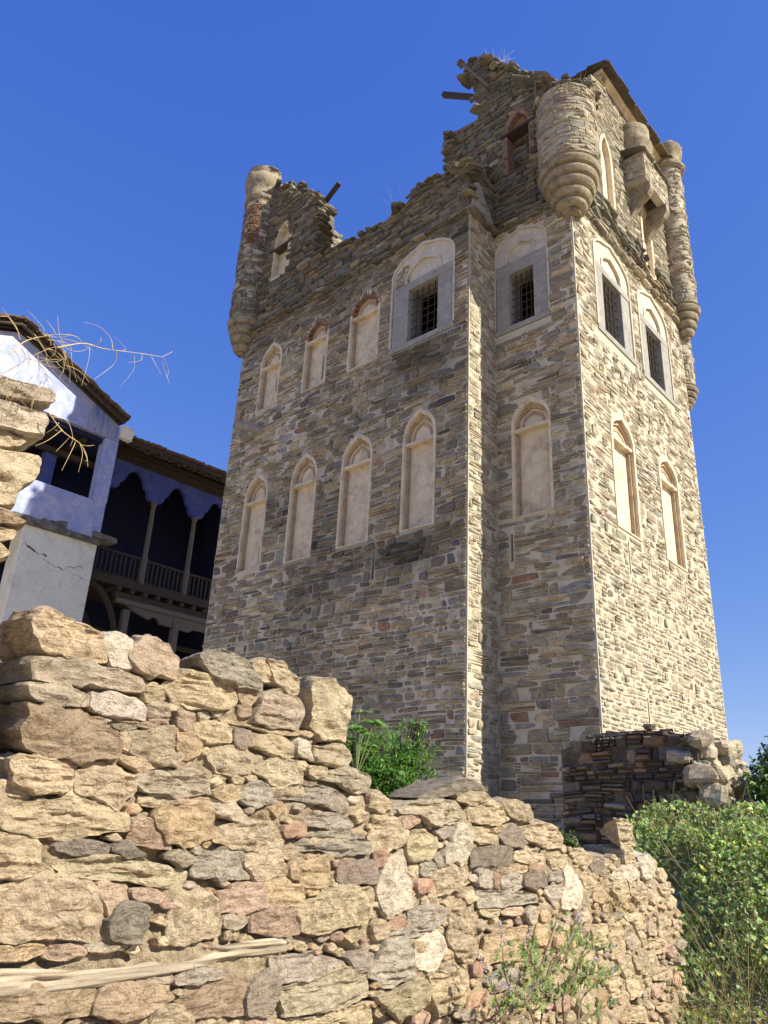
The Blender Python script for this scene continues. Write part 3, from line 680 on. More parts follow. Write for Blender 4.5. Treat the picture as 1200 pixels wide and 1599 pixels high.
def corbel(z0, z1, r0, r1, rs, steps=4):
    P = [(0.0, z0), (r0*.9, z0), (r0, z0+.05)]
    for k in range(steps):
        a = r0+(r1-r0)*(k/steps)**.75; b = r0+(r1-r0)*((k+1)/steps)**.75; za = z0+.06+(z1-z0-.06)*k/steps; zb = z0+.06+(z1-z0-.06)*(k+1)/steps; d = zb-za
        P += [(a-.02, za+.01), (a+(b-a)*.45, za+d*.10), (b-.015, za+d*.34), (b, za+d*.55), (b-.01, za+d*.78), (b-.055, za+d*.88), (b-.065, zb)]
    P += [(r1-.02, z1+.03), (rs, z1+.10)]; return P
PI = math.pi
tR = turret(X1, Y1, .635, corbel(13.42, 14.52, .19, .67, .61, 5), 14.55, 16.5, 'lit', -PI, PI*.6)
d_ = MB(); C_ = []; S_ = []; R_ = []
for k in range(80):
    a = rng.uniform(0, 2*PI); r = .66*math.sqrt(rng.random()); C_.append((X1+r*math.cos(a), Y1+r*math.sin(a), 16.5+rng.uniform(0, .14)+.28*max(0, math.sin(a))*r)); S_.append((rng.uniform(.1, .35), rng.uniform(.1, .3), rng.uniform(.03, .07))); R_.append((rng.normal(0, .2), rng.normal(0, .2), rng.uniform(0, 3)))
slabs(d_, C_, S_, R_, pick('dark', 80), .15); d_.build('loose_slates', M_tower, tR)
tF = turret(X1+.11, Y2+.11, .37, corbel(13.52, 14.44, .10, .42, .36), 14.45, 19.3, 'lit', -PI, PI*.75,
            cap=[(.37, 19.10), (.45, 19.16), (.46, 19.26), (.38, 19.30), (.38, 19.48), (.42, 19.60), (.48, 19.70), (.51, 19.78), (.51, 19.86), (.46, 19.90), (.44, 19.97), (.2, 20.0), (0, 20.01)])
tL = turret(XL-.03, Y0-.03, .46, corbel(13.36, 14.42, .13, .50, .44), 14.45, 19.0, 'dark', -PI*1.15, 0.3,
            cap=[(.46, 18.6), (.53, 18.64), (.54, 18.74), (.49, 18.80), (.49, 18.98), (.47, 19.06), (.55, 19.16), (.60, 19.40), (.58, 19.56), (.50, 19.62), (.52, 19.72), (.52, 19.82), (.44, 19.90), (.3, 19.93), (0, 19.95)])
bp = MB(); mp = cyl(XL-.03, Y0-.03, .475); masonry(bp, -1.35*.475, -.55*.475, 16.9, 18.35, mp, [], None, 'brick', hr=(.05, .08), dep=(.0, .02), g=.012, long=.5, sliver=.02, layer=0, warp=.01); bp.build('brick_patch', M_tower, tL)
tK = turret(X1-.20, Y2+.28, .33, corbel(11.55, 12.2, .10, .38, .32), 12.2, 14.4, 'lit', -PI*.6, PI)
# ---- oriel with half-round top and latrine box on the right wall
orl = MB(); oc = (X1+.02, 15.15); lathe(orl, oc[0], oc[1], [(.0, 17.3), (.42, 17.3), (.44, 17.5), (.50, 17.62), (.52, 17.72), (.46, 17.78), (.45, 18.1), (.50, 18.18), (.51, 18.26), (.45, 18.32), (.44, 18.75), (.42, 18.82), (.25, 18.88), (0, 18.9)], 36, jit=.02)
oq = orl.build('oriel_turret', M_corbel, tower); smooth_by_angle(oq, 40)
bx = MB(); bz = MB(); c_ = MORT*.9
y0_, y1_, xo = 14.55, 15.95, X1+.52
plate(bx, [(y0_+.004, 16.553), (y1_-.004, 16.553), (y1_-.004, 17.447), (y0_+.004, 17.447)], [], planeX(xo), .2, c=c_); plate(bx, [(X1, 16.55), (xo-.001, 16.55), (xo-.001, 17.45), (X1, 17.45)], [], planeY(y0_), .15, c=c_); plate(bx, [(-xo+.001, 16.55), (-X1, 16.55), (-X1, 17.45), (-xo+.001, 17.45)], [], planeYb(y1_), .15, c=c_)
masonry(bz, y0_+.02, y1_-.02, 16.58, 17.45, planeX(xo), [], None, 'lit', hr=(.07, .16), dep=(0, .02), long=.7); masonry(bz, X1, xo-.02, 16.58, 17.45, planeY(y0_), [], None, 'lit', hr=(.07, .16), dep=(0, .02), long=.6)
lat = bx.build('latrine_box', M_mortar, tower); bz.build('masonry', M_tower, lat)
for yy in (y0_+.12, y1_-.30):
    br = MB()
    prof = [(X1, 16.55), (xo+.03, 16.55), (xo+.03, 16.33), (xo-.06, 16.18), (xo-.24, 16.08), (xo-.36, 15.92), (X1, 15.72)]
    plate(br, prof, [], planeY(yy), .2); br.build('bracket', M_corbel, lat)
rf = MB(); slabs(rf, [(X1+.25, 14.55+.36*k, 17.52+.01*(k % 2)) for k in range(5)], [(.72, .4, .06)]*5, [(0, .25, rng.normal(0, .05)) for k in range(5)], pick('dark', 5), .1); rf.build('slate_roof', M_tower, lat)

# ------------------------------------------------------------------ foreground rubble wall: every stone laid by hand (mm in the wall plane: Y,Z)
KC = {'t': (0.637, 0.518, 0.354), 'T': (0.603, 0.498, 0.348), 's': (0.524, 0.447, 0.354), 'g': (0.433, 0.395, 0.352), 'w': (0.812, 0.728, 0.613), 'q': (0.667, 0.511, 0.389), 'b': (0.438, 0.326, 0.224),
      'p': (0.541, 0.382, 0.300), 'o': (0.612, 0.442, 0.281), 'r': (0.517, 0.312, 0.229), 'm': (0.260, 0.211, 0.197), 'd': (0.195, 0.188, 0.183)}
STONES = """t 4 42 L1 1283,2264,1307,2318,1338,2325,1404,2303,1537,2272,1575,2246,1592,2162,1519,2153,1422,2152,1328,2159
w 4 26 L2 1571,2265,1623,2286,1669,2282,1698,2270,1715,2164,1694,2153,1627,2149,1611,2192,1585,2214
q 6 30 L3 1698,2248,1745,2285,1800,2289,1870,2267,1938,2237,1939,2180,1915,2151,1811,2145,1744,2167,1706,2202
s 5 45 - 1309,2130,1360,2146,1461,2145,1618,2140,1772,2125,1802,2110,1783,2063,1678,2057,1535,2055,1414,2049,1330,2048
s 4 45 - 1310,2027,1388,2036,1482,2029,1554,2014,1554,1982,1501,1972,1401,1974,1351,1970,1324,1993
w 6 0 - 1560,2033,1677,2040,1768,2037,1817,2004,1818,1954,1701,1956,1586,1954,1563,1983
b 6 45 - 1321,1950,1397,1960,1493,1942,1613,1926,1691,1898,1717,1856,1715,1791,1616,1776,1537,1766,1418,1779,1351,1802,1323,1857
t 7 40 - 1298,1757,1372,1772,1432,1757,1485,1744,1531,1731,1533,1673,1499,1651,1414,1643,1322,1676,1295,1718
t 6 0 - 1544,1732,1622,1743,1720,1745,1804,1726,1829,1672,1777,1639,1757,1596,1672,1634,1602,1647,1556,1674
o 3 0 - 1728,1883,1747,1898,1768,1868,1765,1824,1737,1834
T 4 0 - 1766,1894,1891,1927,1987,1938,2051,1904,2063,1838,1997,1785,1884,1796,1779,1825
o 4 0 - 1739,1802,1823,1791,1917,1786,1913,1766,1829,1759,1759,1779
s 6 0 - 1847,1748,2072,1770,2107,1767,2203,1728,2215,1676,2024,1671,1868,1667,1819,1721
p 3 0 - 1457,1766,1510,1758,1551,1750,1547,1738,1501,1737
p 3 0 - 1549,1762,1663,1771,1681,1754,1607,1742
s 4 0 - 1826,2026,1921,2032,1941,1987,1843,1975
t 4 0 - 1802,2069,1880,2081,1894,2049,1817,2031
p 3 0 - 1849,1969,1929,1969,1923,1955,1859,1954
p 3 0 - 1696,1950,1797,1956,1792,1939,1710,1936
s 3 0 - 1690,1927,1778,1931,1785,1915,1701,1909
p 3 0 - 1792,1939,1877,1942,1883,1930,1802,1927
t 3 0 - 1819,2107,1880,2102,1876,2084,1819,2086
t 4 0 - 1516,1654,1601,1656,1612,1636,1575,1620,1522,1623
t 3 0 - 1862,1649,1991,1662,1998,1624,1868,1618
p 3 0 - 1995,1662,2105,1668,2099,1652,2029,1632
t 5 38 - 1943,2164,2011,2191,2145,2186,2258,2160,2290,2117,2290,2085,2215,2052,2073,2041,1963,2048,1900,2106
g 7 34 L4 2044,2269,2097,2299,2163,2315,2236,2300,2323,2275,2360,2240,2419,2200,2420,2159,2339,2163,2215,2176,2133,2195
t 4 22 L5 2360,2291,2426,2320,2470,2285,2507,2215,2456,2220,2377,2244
t 5 26 L6 2443,2318,2502,2333,2575,2303,2658,2247,2659,2187,2565,2198,2505,2223,2476,2277
s 5 34 - 2459,2158,2544,2187,2686,2165,2721,2118,2695,2031,2658,2006,2523,2007,2409,2014,2416,2078
T 7 42 L7 2774,2282,2855,2295,2961,2271,3065,2222,3031,2087,3019,1997,2899,1981,2782,2040,2768,2167
t 4 0 - 2427,1964,2513,1962,2683,1947,2701,1891,2635,1869,2533,1892,2430,1906
w 4 20 - 2704,1961,2764,1955,2817,1910,2820,1877,2711,1900
t 5 30 - 2795,1941,2929,1954,3084,1952,3095,1900,3053,1862,2900,1867,2826,1877,2815,1918
t 4 0 - 2789,1841,2909,1843,2914,1801,2805,1802
s 5 32 - 2898,1825,3015,1851,3243,1833,3272,1809,3236,1745,3155,1749,3022,1775,2909,1784
g 5 0 - 2572,1716,2734,1749,2950,1746,3053,1718,3118,1646,3035,1635,2872,1668,2720,1681,2587,1678
g 5 0 - 2821,1603,2962,1620,3101,1612,3162,1581,3145,1560,2969,1556,2825,1564
g 4 0 - 2387,1705,2479,1741,2567,1715,2585,1663,2441,1641,2387,1668
T 4 0 - 2461,1793,2548,1862,2635,1869,2757,1807,2751,1758,2629,1742,2516,1774
T 3 0 - 2187,1868,2310,1887,2451,1830,2436,1791,2316,1782,2222,1768
t 4 0 - 2091,1961,2181,1994,2282,1976,2292,1908,2215,1896,2108,1919
p 4 0 - 1975,2006,2066,2003,2080,1945,2023,1935,1985,1949
m 4 0 - 2302,1970,2362,1977,2428,1953,2375,1893,2318,1899
b 3 0 - 2305,2160,2371,2178,2414,2136,2383,2091,2321,2090
b 3 0 - 2313,2074,2374,2082,2385,2043,2329,2036
b 3 0 - 2213,2006,2343,2006,2493,1992,2741,2003,2743,1986,2584,1974,2387,1988,2235,1994
o 4 0 - 1990,1921,2069,1929,2126,1891,2120,1847,2059,1827,2002,1850
o 4 0 - 2227,1703,2360,1718,2386,1675,2340,1651,2232,1671
s 4 0 - 2206,1659,2341,1644,2437,1597,2402,1567,2271,1598,2216,1624
o 5 0 - 1953,1596,2099,1643,2192,1653,2248,1584,2257,1506,2187,1477,2030,1477,1965,1530
T 5 0 - 2262,1532,2440,1575,2595,1572,2679,1494,2644,1458,2499,1461,2374,1460,2269,1488
r 5 0 - 2659,1561,2808,1570,2818,1529,2753,1515,2671,1514
g 5 0 - 2735,1471,2874,1530,3108,1535,3278,1503,3283,1441,3117,1436,2907,1456,2809,1447
g 5 0 - 2189,1415,2256,1441,2408,1438,2481,1363,2475,1333,2341,1343,2206,1338,2166,1352
q 5 0 - 2451,1430,2566,1450,2645,1446,2687,1384,2592,1339,2517,1336,2456,1393
o 5 0 - 2731,1407,2976,1403,2991,1317,2949,1293,2825,1312,2734,1329
m 5 0 - 3068,1390,3286,1406,3331,1371,3336,1302,3156,1297,3068,1315
p 5 0 - 2325,1286,2552,1317,2581,1220,2483,1202,2342,1204
o 5 0 - 2572,1324,2814,1304,2836,1218,2744,1206,2598,1212
p 5 0 - 2511,1186,2610,1207,2790,1204,2826,1149,2815,1093,2656,1102,2526,1117
T 7 0 - 2811,1212,3013,1269,3280,1283,3321,1193,3292,1115,3092,1113,2932,1087,2847,1104
T 6 0 - 2153,1291,2208,1296,2300,1252,2347,1173,2350,1118,2276,1106,2185,1102,2101,1101,2086,1186,2120,1271
s 4 0 - 2360,1185,2500,1197,2515,1164,2477,1144,2377,1142
p 3 0 - 2647,1438,2724,1470,2762,1450,2706,1426
o 3 0 - 2706,1430,2800,1434,2808,1414,2720,1410
r 3 0 - 2818,1430,2899,1422,2888,1406,2839,1410
o 3 0 - 2924,1426,3013,1431,3002,1410,2932,1410
o 3 0 - 2840,1294,2914,1289,2917,1261,2849,1267
g 5 0 - 2658,1005,2814,1000,3031,976,3148,951,3165,903,3014,901,2837,903,2715,900
s 6 0 - 2711,881,2912,897,3156,920,3318,882,3339,786,3132,763,2893,762,2758,764,2739,836
m 6 0 - 2657,967,2697,910,2715,852,2681,787,2545,803,2516,860,2579,921
b 4 0 - 2221,947,2378,945,2520,911,2546,801,2409,811,2242,825,2177,895
g 4 0 - 3167,964,3271,980,3354,974,3331,911,3224,908
t 5 0 - 2799,751,3080,738,3349,761,3369,665,3088,650,2806,695
t 4 0 - 3067,934,3130,936,3184,916,3108,899
t 7 0 - 1313,1599,1430,1616,1599,1621,1799,1583,1828,1552,1826,1520,1722,1511,1612,1488,1444,1494,1372,1504,1306,1525,1282,1575
t 6 0 - 1269,1490,1420,1499,1479,1465,1478,1386,1427,1358,1346,1365,1297,1371
d 5 0 - 1528,1471,1622,1479,1739,1468,1764,1456,1752,1438,1646,1428,1539,1448
d 5 0 - 1769,1465,1829,1469,1930,1432,1924,1419,1821,1432,1766,1444
t 6 0 - 1542,1391,1686,1426,1890,1413,2031,1388,2146,1361,2133,1335,2062,1304,1923,1320,1803,1347,1731,1342,1588,1362
T 6 0 - 1314,1301,1457,1363,1604,1350,1706,1325,1742,1289,1801,1210,1831,1133,1746,1128,1633,1152,1491,1155,1349,1154
p 4 0 - 1735,1329,1770,1334,1832,1321,1864,1272,1838,1213,1809,1208
d 9 0 - 1844,1243,1952,1236,1960,1175,1948,1114,1827,1128,1806,1195
p 4 0 - 1889,1301,1958,1306,2043,1278,2023,1254,1966,1259,1901,1277
o 4 0 - 1357,1141,1559,1133,1569,1105,1482,1091,1368,1095
p 4 0 - 1571,1121,1701,1118,1732,1099,1728,1088,1589,1085,1567,1100
s 4 0 - 1731,1121,1902,1113,1891,1093,1746,1098
b 6 0 - 1390,980,1602,993,1775,987,1794,963,1782,889,1689,890,1405,917
b 6 0 - 1806,973,1933,982,2107,960,2149,903,2089,880,1935,857,1794,893
s 4 0 - 1962,992,2117,998,2124,962,1982,970
g 5 0 - 2140,979,2270,1008,2390,975,2394,950,2279,954,2154,945
p 3 0 - 1846,1507,1955,1522,2038,1477,2042,1451,1932,1470,1853,1469
p 3 0 - 1860,1558,1956,1561,1954,1528,1860,1513
s 4 0 - 2031,1438,2097,1452,2176,1426,2176,1399,2116,1389,2027,1416
t 5 0 - 1473,1363,1514,1385,1559,1356,1551,1333,1509,1317
t 5 0 - 2080,869,2159,871,2257,830,2263,794,2058,820
s 6 34 - 3479,1666,3589,1709,4049,1740,4116,1701,4192,1617,3799,1606,3693,1649,3508,1647
p 4 0 - 3539,1639,3681,1648,3698,1606,3613,1579,3549,1581
t 5 32 - 4228,1734,4406,1762,4611,1712,4609,1644,4477,1620,4211,1631,4193,1686
T 4 28 L8 4575,1755,4683,1775,4884,1749,4954,1695,4940,1638,4758,1658,4621,1683
d 3 30 L9 3723,1741,3820,1786,4160,1877,4409,1849,4418,1816,4178,1816,3868,1744
t 3 26 - 4127,1794,4354,1807,4427,1772,4230,1734,4077,1745
t 5 32 - 4774,1604,4949,1634,5165,1640,5340,1560,5333,1486,5090,1494,4861,1532
T 5 0 - 3285,1531,3356,1612,3490,1617,3586,1528,3486,1470,3368,1446,3302,1469
T 5 0 - 3580,1504,3706,1556,3856,1533,3873,1474,3800,1422,3655,1414,3582,1463
w 6 0 - 4051,1582,4133,1606,4209,1576,4184,1459,4119,1392,3959,1397,3942,1440,4003,1528
g 4 0 - 3849,1567,4021,1598,4038,1572,3912,1525
m 6 0 - 4226,1477,4670,1486,4686,1386,4572,1377,4235,1374
t 4 0 - 4229,1595,4343,1593,4505,1554,4504,1497,4377,1505,4238,1522
m 4 0 - 4524,1574,4677,1606,4896,1582,4956,1543,4790,1491,4578,1498
w 6 0 - 3451,1423,3563,1448,3594,1384,3632,1300,3632,1183,3525,1157,3417,1134,3387,1208,3341,1275
r 4 0 - 3324,1445,3415,1449,3457,1414,3432,1386,3348,1383
T 5 0 - 3817,1356,4000,1380,4195,1334,4195,1282,4065,1251,3926,1229,3821,1224,3789,1306
r 4 0 - 3697,1299,3783,1306,3844,1264,3714,1239
g 4 0 - 3708,1381,3825,1393,3848,1355,3783,1314,3717,1340
g 4 0 - 4272,1351,4411,1363,4464,1331,4410,1268,4289,1266
g 4 0 - 4536,1311,4784,1336,4810,1250,4646,1231,4535,1243
m 5 0 - 4812,1327,5016,1339,5098,1304,5094,1245,4847,1241,4799,1270
g 6 0 - 4285,1237,4568,1225,4954,1200,5023,1150,4677,1144,4302,1141
t 4 0 - 4730,1461,4870,1482,5097,1433,5073,1383,4826,1384,4709,1413
t 4 0 - 5119,1433,5296,1439,5408,1402,5290,1361,5137,1383
o 3 0 - 4440,1372,4623,1366,4603,1333,4493,1330
o 3 0 - 4642,1366,4857,1374,4855,1340,4660,1337
r 3 0 - 4897,1374,5063,1373,5039,1338,4895,1335
r 3 0 - 4457,1330,4529,1320,4527,1229,4474,1257
m 4 0 - 3265,1399,3327,1406,3343,1360,3334,1321,3273,1300
g 4 0 - 3839,1422,3961,1426,3962,1379,3870,1380
t 4 0 - 3297,1634,3402,1646,3432,1598,3341,1572,3301,1586
t 5 26 - 3243,1745,3320,1758,3416,1713,3446,1673,3367,1653,3248,1673
g 6 0 - 3618,1145,3742,1171,3949,1163,3980,1105,3862,1063,3720,1028,3603,1027,3606,1107
t 5 0 - 3996,1161,4146,1180,4196,1085,4278,988,4278,905,4196,870,4070,904,3992,990,4006,1086
w 5 0 - 3688,1002,3827,1048,3932,1010,3963,944,3891,887,3806,848,3707,887
t 9 0 - 3799,830,3972,853,4110,841,4157,758,4096,671,3890,642,3830,745
T 9 0 - 3383,778,3532,791,3716,831,3800,785,3789,720,3642,679,3564,674,3434,745
g 7 0 - 3455,1056,3587,1056,3617,993,3674,929,3677,854,3585,833,3445,829,3319,873,3328,914,3411,964
r 4 0 - 3462,1128,3554,1139,3610,1090,3598,1064,3472,1075
o 3 0 - 3691,1000,3761,996,3763,957,3700,958
o 3 0 - 3952,935,4027,930,4028,890,3953,900
t 4 0 - 3337,1104,3386,1124,3464,1098,3455,1042,3366,1044
r 4 0 - 4207,700,4353,701,4369,635,4176,633
r 4 0 - 4222,851,4321,851,4304,787,4223,802
o 4 0 - 4372,990,4530,1016,4867,1015,4803,901,4762,833,4508,844,4371,831
g 4 0 - 4507,794,4704,785,4777,735,4647,705,4436,684,4370,748
t 3 0 - 4315,1130,4525,1130,4506,1095,4349,1102
p 3 0 - 4543,1129,4786,1129,4785,1092,4560,1093
g 4 0 - 4114,625,4223,627,4271,591,4145,579
o 4 0 - 4247,625,4385,625,4401,575,4287,565
w 6 0 - 5333,1362,5425,1362,5555,1256,5582,1172,5492,1103,5287,1102,5270,1161,5322,1240
t 4 20 L10 6188,1705,6417,1688,6554,1521,6270,1500,6230,1611
t 4 34 - 6297,1488,6474,1496,6487,1400,6309,1389
t 4 26 L11 5478,1402,5533,1477,5677,1456,5770,1391,5618,1365
t 4 0 - 5118,1423,5365,1439,5453,1392,5381,1361,5157,1357
w 5 0 - 6145,1333,6408,1378,6576,1317,6538,1271,6273,1258,6111,1289
w 5 26 - 6566,1425,6755,1437,6831,1339,6755,1279,6600,1282
m 4 0 - 5705,1369,5926,1401,5997,1334,5964,1290,5738,1337
o 4 0 - 5753,1251,6011,1246,6051,1157,5887,1108,5740,1145
t 8 0 - 6061,1247,6255,1254,6323,1151,6176,1111,6039,1192
t 8 0 - 6339,1241,6572,1225,6645,1130,6489,1100,6356,1173
t 4 0 - 6915,1203,7119,1224,7153,1148,6997,1128
t 4 0 - 5613,1317,5785,1304,5801,1228,5651,1221
t 4 0 - 6869,990,7031,988,7030,840,6837,840
t 4 0 - 6677,816,6992,819,7003,725,6749,721
t 4 0 - 5974,987,6188,988,6271,821,6231,749,6044,752,5956,862
t 4 0 - 5695,971,5945,968,5947,801,5730,857
t 5 0 - 6394,967,6512,973,6599,810,6536,792
q 4 0 - 6681,987,6750,949,6734,869,6656,862
t 4 0 - 6068,740,6311,732,6373,609,6182,616
t 4 0 - 6367,728,6597,721,6641,640,6407,638
t 4 0 - 5877,664,6082,656,6162,495,5954,497
t 4 0 - 6179,596,6425,584,6490,471,6264,464
t 4 0 - 6637,619,7105,601,7086,523,6680,538
t 4 0 - 6706,373,7078,354,7128,293,6753,314
t 4 0 - 6199,400,6528,372,6565,268,6185,315
g 3 0 - 6046,1026,6211,1041,6261,1005,6070,1003
t 3 0 - 6263,1016,6610,1012,6631,965,6311,970
g 3 0 - 5168,1342,5323,1340,5318,1279,5142,1277
g 3 0 - 5095,1224,5269,1230,5308,1158,5174,1133"""
XW = -3.0
def rock(mb, poly, prot, depth, colr, seed, rough=1.0, x0=XW, nr=None, na=None, lean=0.0, strat=1.0, grow=.015, taper=0.0):
    """stone grown from its outline in the wall plane: flattened front, rounded arrises, fractured facets, sides running back into the wall"""
    P = np.array(poly, float); r_ = np.random.default_rng(seed)
    area = .5*abs(np.sum(P[:, 0]*np.roll(P[:, 1], -1)-P[:, 1]*np.roll(P[:, 0], -1))); size = math.sqrt(area)
    cx = ((P[:, 0]+np.roll(P[:, 0], -1))*(P[:, 0]*np.roll(P[:, 1], -1)-P[:, 1]*np.roll(P[:, 0], -1))).sum(); sg = np.sum(P[:, 0]*np.roll(P[:, 1], -1)-P[:, 1]*np.roll(P[:, 0], -1))
    cy = ((P[:, 1]+np.roll(P[:, 1], -1))*(P[:, 0]*np.roll(P[:, 1], -1)-P[:, 1]*np.roll(P[:, 0], -1))).sum(); cen = np.array([cx, cy])/(3*sg)
    na = na or int(np.clip(size*300, 24, 100)); nr = nr or int(np.clip(size*80, 6, 24))
    per = np.hypot(*(np.roll(P, -1, 0)-P).T); cum = np.concatenate([[0], np.cumsum(per)]); s_ = (np.arange(na)+.37)/na*cum[-1]
    PP = np.vstack([P, P[:1]]); Bp = np.stack([np.interp(s_, cum, PP[:, 0]), np.interp(s_, cum, PP[:, 1])], 1)
    Bp = .76*Bp+.12*(np.roll(Bp, 1, 0)+np.roll(Bp, -1, 0)); R = np.hypot(*(Bp-cen).T); D = (Bp-cen)/R[:, None]; R = R+grow
    q = np.stack([D[:, 0]*R*7, D[:, 1]*R*7, np.full(na, seed*1.7)], -1); R = R+.016*fbm(q*2.6, 4, seed)*min(1, size/.12)
    rho = np.concatenate([[0.0], (np.arange(1, nr+1)/nr)**.55]); prot = prot*(.56 if depth == 0 else .8)
    U = cen[0]+D[:, 0][None]*R[None]*rho[:, None]; V = cen[1]+D[:, 1][None]*R[None]*rho[:, None]
    ew = np.clip(.010/ R, .02, .4)[None]
    H = prot*(np.clip((1-rho[:, None])/ew, 0, 1)**.5*.84+.16*np.clip((1-rho[:, None])/(ew*5), 0, 1)**.7)
    du, dv = (U-cen[0])/size, (V-cen[1])/size
    for k in range(6 if rough > .6 else 4):
        a = r_.uniform(0, 2*np.pi); sl = r_.uniform(.02, .08)*size*(1 if depth == 0 else 1.3)
        H = np.minimum(H, prot*r_.uniform(.8, 1.0)+ sl*r_.uniform(.0, .5) - np.maximum(0, (du*math.cos(a)+dv*math.sin(a))-r_.uniform(-.15, .25))*sl*2.2)
    X3 = np.stack([np.zeros_like(U)+seed, U, V], -1)
    H = H+1.15*rough*(.30*min(size, .3)*.09*fbm(X3*np.array([1, 5.5, 8.5])/max(size, .12)*.22, 3, seed)+.0055*strat*fbm(X3*np.array([1, 9, 55]), 3, seed+3)+.0075*fbm(X3*26, 4, seed+5))*np.clip((1-rho[:, None])*4+.35, 0, 1)
    ledge = np.maximum(0, fbm(X3*np.array([1, 4, 26])+9, 3, seed+8)-.10); H = H-rough*strat*.015*np.minimum(ledge*3, 1)*np.clip((1-rho[:, None])*5, 0, 1)*min(1, size/.2)
    L = np.stack([x0+H+lean*(V-cen[1]), U, V], -1)
    rings = [L.reshape(-1, 3)]
    nb = 3 if depth == 0 else 9
    dd = .07 if depth == 0 else depth
    for k in range(1, nb+1):
        t = k/nb; sh = 1.0-(.04*t if depth == 0 else .10*max(0, t-.55)/.45*t) - (.012 if k == 0 else 0)
        if depth: sh = (sh+.035*math.sin(t*math.pi))*(1-taper*t**.8)
        u = cen[0]+D[:, 0]*R*sh; v = cen[1]+D[:, 1]*R*sh; x = np.full(na, x0-dd*t)
        q = np.stack([x, u, v], -1)
        if depth:
            n_ = fbm(q*9+seed, 4, seed+7)*.022+fbm(q*np.array([6, 6, 50]), 2, seed+2)*.006; u = u+D[:, 0]*n_; v = v+D[:, 1]*n_
        rings.append(np.stack([x, u, v], -1))
    G = np.concatenate(rings); m = len(rho)+nb
    i = np.arange(m-1)[:, None]*na; k = np.arange(na)[None]; k2 = (k+1) % na
    F = np.stack([i+k, i+k2, i+na+k2, i+na+k], -1).reshape(-1, 4)
    c = np.array(colr)[None]*np.ones((len(G), 1))
    mb.add(G, [F, np.arange((m-1)*na, m*na)[None, ::-1]], c)
    return cen, size
LOOSE = {'L1': ('tan granular boulder with a dark left end, at the left end of the wall top', 'boulder'),
 'L2': ('small upright white quartz block between the large tan boulder and the rounded pinkish stone', 'quartz block'),
 'L3': ('rounded pinkish orange stone beside the white quartz block on the wall', 'stone'),
 'L4': ('smooth grey boulder with a pale streak on the wall top before the tower', 'boulder'),
 'L5': ('narrow dark stone leaning beside the smooth grey boulder', 'stone'),
 'L6': ('rough brown stone wedged behind the narrow dark stone on the wall top', 'stone'),
 'L7': ('big square rough boulder on the wall top next to the green bush', 'boulder'),
 'L8': ('knobbly stone on the lower wall top just right of the dark flat slab', 'stone'),
 'L9': ('flat dark slate slab lying on the lower wall top under the tower corner', 'slate slab'),
 'L10': ('pointed wedge stone standing on the wall top beside the leafy ground cover', 'wedge stone'),
 'L11': ('small pyramid shaped stone on the wall top left of the pointed wedge stone', 'stone')}
OUTW = [(.2, -.6), (.2, 1.66), (1.11, 1.66), (1.38, 1.67), (1.43, 1.77), (1.42, 1.94), (1.43, 2.04), (1.5, 2.09), (1.62, 2.13), (1.77, 2.13), (1.99, 2.10), (2.07, 2.08), (2.34, 2.10), (2.44, 2.07), (2.75, 2.02), (2.92, 1.96), (3.09, 1.90), (3.2, 1.80), (3.37, 1.73), (3.65, 1.66), (3.95, 1.66), (4.28, 1.72), (4.98, 1.66), (5.41, 1.50), (5.59, 1.42), (6.22, 1.43), (6.94, 1.40), (7.20, 1.22), (7.34, .91), (7.26, .08), (7.15, -.6)]
fw = empty('rubble_wall', (XW-.3, 4.2, 0), 'sunlit dry tan rubble wall of large uneven stones crossing the foreground', 'stone wall')
mst = MB(); cents = []; bpts = []; polys = []
for i, l in enumerate(STONES.strip().split('\n')):
    kd, pr, dp, nm, ps = l.split(); q = np.array(list(map(int, ps.split(','))), float).reshape(-1, 2)/1000
    pr = float(pr)/100; dp = float(dp)/100
    c = (.72*np.array(KC[kd])+.28*np.array(KC['t']))*math.exp(rng.normal(0, .10)); c = c*np.exp(rng.normal(0, .013, 3))*np.array([.92, .925, .93])
    rough = {'b': .5, 'd': .6, 'm': .5, 'g': .9, 's': .9, 'o': .7, 'p': .7, 'r': .6, 'w': .8, 'q': .8}.get(kd, 1.0)*(1.35 if kd == 'T' else 1)
    st = .25 if kd in 'wqrmT' else 1.0
    if nm != '-':
        m_ = MB(); rock(m_, q, pr, dp, c, i+1, rough, strat=st, taper={'L10': .8, 'L11': .6, 'L4': .25}.get(nm, 0))
        o = m_.build('loose_stone' if nm not in ('L9', 'L2') else {'L9': 'slate_slab', 'L2': 'quartz_block'}[nm], M_near, None, True, True); smooth_by_angle(o, 28)
        tag(o, LOOSE[nm][0], LOOSE[nm][1], 'loose stones along the wall top')
    else:
        rock(mst, q, pr, dp, c, i+1, rough, strat=st)
    polys.append(q)
